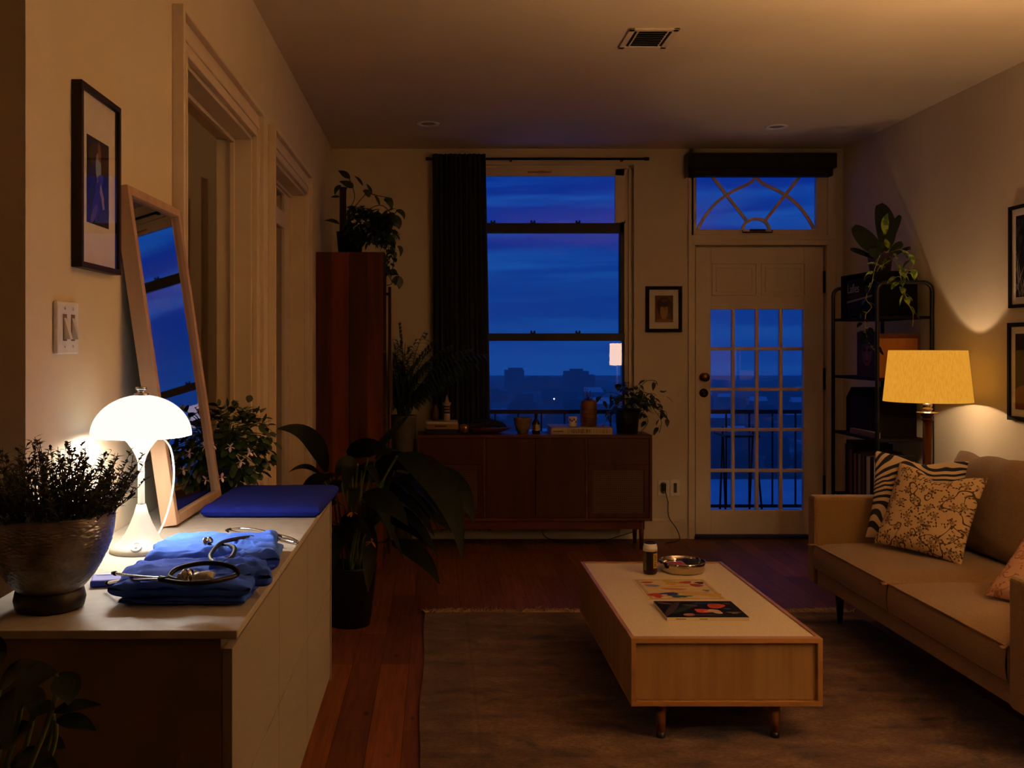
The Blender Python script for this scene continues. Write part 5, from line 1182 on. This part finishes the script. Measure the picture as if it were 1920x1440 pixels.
mt = Matrix(((0, 0, -1, 0), (-1, 0, 0, 0), (0, 1, 0, 0), (0, 0, 0, 1))); mt.translation = Vector((2.7366, 6.645, cz0 + .165)) - LOC[mgs.name]; to.matrix_local = mt
# plant
rp = thing('rubber_plant', (2.85, 6.42, cz1), 'broad-leaved rubber plant with lime vines in a mauve pot atop the metal shelf', 'potted plant')
rx, ry = 2.855, 6.42
MB().lathe([(.060, 0), (.078, .12), (.081, .125), (.074, .125), (.072, .11), (0, .11)], (rx, ry, cz1), 30).build('pot', M('mauve_pot', '#5b4a66', .6, c2='#503f5a'), rp)
fo = MB(); st = MB(); lm = MB()
for (a, b, c_, wd, d) in (((1658, 470), (1668, 430), (1648, 383), .135, 6.4), ((1655, 475), (1630, 460), (1600, 425), .12, 6.36), ((1668, 462), (1672, 430), (1688, 404), .05, 6.42), ((1638, 484), (1615, 472), (1594, 467), .035, 6.38), ((1665, 482), (1680, 462), (1692, 455), .05, 6.45), ((1675, 482), (1695, 462), (1721, 465), .022, 6.4), ((1650, 480), (1640, 470), (1630, 478), .06, 6.3)):
    p0, p1, p2 = P(*a, d), P(*b, d), P(*c_, d); fo.bleaf(p0, p1, p2, wd * 1.05, (.1, -1, .2), n=16, fold=.1, pw=.42); st.tube([(rx, ry, cz1 + .1), p0], .003, 5)
lm.bleaf(P(1660, 440, 6.33), P(1655, 415, 6.33), P(1665, 400, 6.33), .055, n=8); lm.bleaf(P(1668, 466, 6.3), P(1660, 455, 6.3), P(1660, 447, 6.3), .04)
st.tube([(rx, ry, cz1 + .1), (rx + .01, ry - .02, cz1 + .26)], .006, 8)
for pts, n, d in (([(1662, 475), (1690, 468), (1708, 480), (1712, 495), (1700, 512), (1690, 530)], 9, 6.05), ([(1668, 480), (1685, 505), (1692, 535), (1700, 560)], 9, 6.04), ([(1700, 540), (1695, 560), (1706, 575), (1712, 590), (1711, 612)], 4, 6.04), ([(1675, 485), (1650, 500), (1645, 510)], 5, 6.15)):
    vine(lm, st, [P(rx_, ry_, d if i else 6.3) for i, (rx_, ry_) in enumerate(pts)], n, .062)
for pts, n in (([(1650, 478), (1640, 505), (1635, 530), (1628, 548)], 6), ([(1632, 530), (1624, 560), (1634, 575), (1622, 590)], 5), ([(1624, 585), (1622, 610), (1628, 640), (1640, 658)], 16)):
    vine(fo, st, [P(rx_, ry_, 6.12) for (rx_, ry_) in pts], n, .05)
for q_ in (fo, lm, st):
    for v_ in q_.v: v_.x = min(v_.x, 3.042)
fo.build('foliage', green4, rp); lm.build('lime_leaves', green3, rp); st.build('stems', M('pale_vine', '#8a8446', .6), rp)
# second shelf: frame, portrait, wooden boxes
def standing(name, y0, y1, z, h, x, t, mat, label, cat, shapes=None, base_=None):
    th = thing(name, (x, (y0 + y1) / 2, z), label, cat); MB().box(x, x + t, y0, y1, z + .0006, z + h).build('panel', mat, th, bevel=.001)
    if shapes is not None: art('print', th, (x - .0002, y1 - .006, z + .006), (0, -(y1 - y0 - .012), 0), (0, 0, h - .012), base_, shapes)
    return th
standing('wooden_board', 6.52, 6.70, LV[3], .30, 2.84, .012, wood('brown_panel', '#5a3620', '#452716', 'Z'), 'plain brown wooden board at the back of the second shelf level', 'board')
standing('portrait_card', 6.24, 6.55, LV[3], .29, 2.76, .006, M('mauve_card', '#2e2530', .7), 'dark mauve portrait card standing on the second shelf board', 'card', [(ell(.5, .55, .26, .32, 0, wob=.05), ink('6b4c58')), (ell(.5, .85, .4, .14), ink('28202c')), (ell(.38, .6, .08, .035), ink('1d161e')), (ell(.62, .6, .08, .035), ink('1d161e')), (ell(.5, .45, .05, .1), ink('7c5a62')), (ell(.5, .33, .1, .025), ink('4a2a34'))], ink('3c3040'))
for x0_, x1_, y0_, y1_, h_, c_, lb in ((2.708, 2.955, 6.125, 6.165, .245, '#a0642e', 'orange-brown wooden folder at the near end of the second shelf board'), (2.73, 2.99, 6.168, 6.215, .275, '#6a3a22', 'taller reddish folder behind the orange-brown folder on the shelf')):
    tf = thing('wooden_folder', ((x0_ + x1_) / 2, y0_, LV[3]), lb, 'folder'); MB().box(x0_, x1_, y0_, y1_, LV[3] + .0005, LV[3] + h_).build('board', wood('folder_' + c_[1:], c_, '#7d4c22' if c_ == '#a0642e' else '#4e2a18', 'Z'), tf, bevel=.002)
# third shelf: chamfered box and flat book
tb_ = thing('chamfered_case', (2.9, 6.48, LV[2]), 'large dark case with chamfered top corners on the third shelf board', 'case')
MB().prism([(0, 0), (.46, 0), (.46, .23), (.38, .30), (.08, .30), (0, .23)], (3.005, 6.70, LV[2] + .0005), (0, -1, 0), (0, 0, 1), .255).build('case_body', M('aubergine_black', '#150d0e', .85, c2='#100a0a', spec=.05), tb_, bevel=.003)
MB().prism([(.07, .03), (.39, .03), (.39, .20), (.33, .25), (.13, .25), (.07, .20)], (2.7505, 6.70, LV[2]), (0, -1, 0), (0, 0, 1), .004).build('front_panel', M('aubergine_panel', '#1d1213', .8, spec=.08), tb_)
fbk = thing('flat_book', (2.77, 6.35, LV[2]), 'slim pale mauve book lying flat in front of the chamfered dark case', 'book')
MB().box(2.712, 2.742, 6.16, 6.55, LV[2] + .0005, LV[2] + .035).build('book_block', M('mauve_cover', '#7a6066', .8, spec=.1), fbk, bevel=.002)
# fourth shelf: row of records
cols = [('#3a2418', 'dark brown'), ('#1d1614', 'black'), ('#4a2a1e', 'red-brown'), ('#6a4a30', 'tan'), ('#2a1c1c', 'maroon-black'), ('#7a6148', 'beige'), ('#3c2c26', 'dark taupe'), ('#857058', 'light taupe'), ('#50392a', 'mid brown'), ('#5e5048', 'grey-brown'), ('#2c2020', 'near-black'), ('#b9a88a', 'cream'), ('#cfc4ac', 'off-white'), ('#d8cdb4', 'palest cream'), ('#3a2a22', 'mottled dark'), ('#1f1512', 'black-brown')]
y = 6.705
ordn = ['first', 'second', 'third', 'fourth', 'fifth', 'sixth', 'seventh', 'eighth', 'ninth', 'tenth', 'eleventh', 'twelfth', 'thirteenth', 'fourteenth', 'fifteenth', 'sixteenth', 'seventeenth']
for i, (c_, nm) in enumerate(cols):
    tk = [.018, .03, .028, .03, .03, .034, .03, .034, .028, .03, .026, .012, .022, .018, .045, .03][i]; h_ = [.33, .36, .36, .30, .34, .28, .30, .285, .30, .29, .28, .282, .28, .282, .285, .283][i]
    t_ = thing('record_sleeve', (2.87, y - tk / 2, LV[1]), '%s record sleeve, %s from the far end of the low shelf row' % (nm, ordn[i]), 'record', 'record sleeves on the low shelf board')
    MB().box(2.745, 3.005, y - tk + .0008, y, LV[1] + .0004, LV[1] + h_).build('sleeve', M('sleeve_' + c_[1:], c_, .85, spec=.05), t_, bevel=.002)
    y -= tk + .0012
t_ = thing('record_sleeve', (2.87, y - .01, LV[1]), 'white-fronted record sleeve with a dark top band, nearest in the low shelf row', 'record', 'record sleeves on the low shelf board')
MB().box(2.735, 2.99, y - .012, y, LV[1] + .0004, LV[1] + .30).build('sleeve', M('white_sleeve', '#c9bea8', .6), t_, bevel=.001)
MB().box(2.735, 2.99, y - .0126, y - .0118, LV[1] + .262, LV[1] + .30).build('dark_band', M('dark_band', '#1c120d', .5), t_)

# ------------------------------------------------------------------ outside: balcony, field, town at dusk
struct(MB().box(-.6, 4.2, Y1, 8.75, -.12, -.01), 'balcony_floor', M('balcony_boards', '#2a2624', .8))
rl = thing('balcony_railing', (1.8, 8.62, 0), 'black metal balcony railing outside the window and glazed door', 'railing')
zr_ = EYE - (768 - PY) * 8.62 / FP
MB().box(-.55, 4.15, 8.60, 8.64, zr_ - .035, zr_).build('top_rail', black, rl); MB().box(-.55, 4.15, 8.61, 8.63, .05, .075).build('bottom_rail', black, rl)
for k in range(24):
    x = -.5 + k * .2; MB().box(x - .0065, x + .0065, 8.613, 8.627, -.01 if k % 10 == 0 else .06, zr_ - .03).build('baluster', black, rl)
bc = thing('bistro_chair', (2.55, 8.15, -.01), 'thin-legged black metal bistro chair on the balcony behind the door', 'chair')
for a, b_ in (((1355, 800), (1349, 962)), ((1355, 800), (1361, 962)), ((1412, 800), (1404, 962)), ((1414, 800), (1431, 962))):
    p0, p1 = P(*a, 8.1), P(*b_, 8.1); p1.z = -.01; mb = MB().tube([p0, p1], .008, 6); mb.build('leg', black, bc)
p0, p1 = P(1352, 815, 8.1), P(1416, 815, 8.1)
MB().box(p0.x, p1.x, 7.98, 8.32, p0.z - .012, p0.z + .004).build('seat', black, bc)
gz_ = -40.0
m, nt, out = newmat('dusk_town_ground'); b = nd(nt, 'ShaderNodeBsdfPrincipled', Roughness=.95)
v = mapping(nt, (.012, .0035, 1)); n = nd(nt, 'ShaderNodeTexNoise', Scale=3, Detail=8, Roughness=.65); nt.links.new(v, n.inputs['Vector'])
nt.links.new(ramp(nt, n.outputs['Fac'], [(.46, C('#15181a')), (.56, C('#33383c')), (.64, C('#c4ccd2'))]), b.inputs['Base Color']); nt.links.new(b.outputs[0], out.inputs[0])
struct(MB().box(-500, 900, 150, 1380, gz_ - 1, gz_), 'ground', m)
snow = M('snow', '#dfe6ea', .9, c2='#c5d0d8', scale=.05, spec=.1)
tag(MB().box(55, 112, 232, 306, gz_, gz_ + .4).build('snow_field', snow), 'flat snow-covered field below the balcony, seen through the lowest door panes', 'field')
dist_tree = M('bare_tree_dusk', '#101410', .95, c2='#080a08')
for k in range(16):
    x = 50 + k * 4.6 + RND.uniform(-.3, .3); yy = 310 + (k % 2) * 9; s = RND.uniform(3.0, 4.0)
    t_ = thing('distant_tree', (x, yy, gz_), 'dark round tree in the hedge row beyond the snowy field', 'tree', 'trees beyond the snowy field')
    mb = MB(); mb.m = Matrix.Translation((x, yy, gz_ + s * 1.3)); mb.lathe([(0, -s), (s * .75, -s * .6), (s, 0), (s * .7, s * .65), (0, s)], n=9)
    for i in range(len(mb.v)): mb.v[i] += Vector((RND.gauss(0, .3), RND.gauss(0, .3), RND.gauss(0, .3)))
    mb.build('crown', dist_tree, t_); MB().tube([(x, yy, gz_), (x, yy, gz_ + s)], .35, 6).build('trunk', bark, t_)
hwall = M('house_wall_dusk', '#23262c', .9, c2='#1a1c20')
spots = [(96, 618, 3)]
for k in range(64):
    for tries in range(200):
        d = RND.uniform(335, 815); x = RND.uniform(.045, .37) * d; s = RND.uniform(4, 7); h = RND.uniform(3.5, 5.5)
        if all(abs(x - a) > s + b + 2 or abs(d - c) > (s + b) * .6 + 2 for a, c, b in spots): break
    spots.append((x, d, s))
    t_ = thing('distant_house', (x, d, gz_), 'small snow-roofed house in the dim town beyond the balcony', 'house', 'houses of the dim town')
    MB().box(x - s, x + s, d - s * .6, d + s * .6, gz_, gz_ + h).build('walls', hwall, t_)
    MB().prism([(-s * .7, 0), (s * .7, 0), (0, s * .55)], (x - s * 1.05, d, gz_ + h), (0, 1, 0), (0, 0, 1), s * 2.1).build('roof', snow if RND.random() < .25 else dist_tree, t_)
tw2 = M('tower_block_dusk', '#1b1d24', .9, c2='#17181e', scale=.2)
def tower(x0p, x1p, ytp, d, label, steps=()):
    p, q = P(x0p, ytp, d), P(x1p, ytp, d); t_ = thing('tower_block', ((p.x + q.x) / 2, d, gz_), label, 'building')
    MB().box(p.x, q.x, d, d + 18, gz_, p.z).build('facade', tw2, t_)
    for (a, b_, yt) in steps:
        u_, v_ = P(a, yt, d), P(b_, yt, d); MB().box(u_.x, v_.x, d + 2, d + 14, p.z, u_.z).build('roof_block', tw2, t_)
tower(948, 983, 694, 860, 'left tall tower block on the dusk skyline', ((955, 981, 690),))
tower(984, 1060, 708, 900, 'long low block between the two towers on the skyline', ((995, 1010, 705), (1022, 1034, 706)))
tower(1060, 1116, 703, 830, 'right stepped tower block on the dusk skyline', ((1060, 1105, 696), (1072, 1094, 692)))
lp_ = P(1039, 748, 620); sl_ = thing('street_lamp', (lp_.x, 620, gz_), 'single bright street lamp in the town, low in the window', 'street lamp')
MB().tube([(lp_.x, 620, gz_), (lp_.x, 620, lp_.z)], .15, 6).build('post', black, sl_)
MB().lathe([(0, -.5), (.42, -.2), (.42, .2), (0, .5)], tuple(lp_), 10).build('lamp_head', emit('street_lamp_glow', '#dfe8ff', 6), sl_)

# dusk haze over the town
m, nt, out = newmat('dusk_haze'); vs = nd(nt, 'ShaderNodeVolumeScatter'); vs.inputs['Color'].default_value = (.9, .92, 1, 1); vs.inputs['Density'].default_value = .0008; vs.inputs['Anisotropy'].default_value = .1
nt.links.new(vs.outputs[0], out.inputs['Volume'])
hz = MB().box(-600, 1000, 60, 1500, gz_ - 2, 90).build('outside_haze', m); tag(hz, 'thin blue evening haze hanging over the town outside', 'haze', kind='stuff')

# ------------------------------------------------------------------ camera and film
cam = bpy.data.cameras.new('camera'); co = bpy.data.objects.new('camera', cam); col.objects.link(co)
co.location = (0, 0, EYE); co.rotation_euler = (PI / 2, 0, 0)
cam.sensor_width = 36; cam.lens = FP * 36 / 1920; cam.shift_x = (960 - PX) / 1920; cam.shift_y = -(720 - PY) / 1920
cam.clip_end = 4000; cam.clip_start = .05
sc = bpy.context.scene; sc.camera = co
sc.view_settings.view_transform = 'Standard'; sc.view_settings.look = 'None'; sc.view_settings.gamma = 1; sc.view_settings.use_curve_mapping = False; sc.view_settings.exposure = .2
sc.cycles.use_denoising = True; sc.cycles.max_bounces = 8; sc.cycles.volume_bounces = 1; sc.cycles.transparent_max_bounces = 16; sc.cycles.sample_clamp_indirect = 4
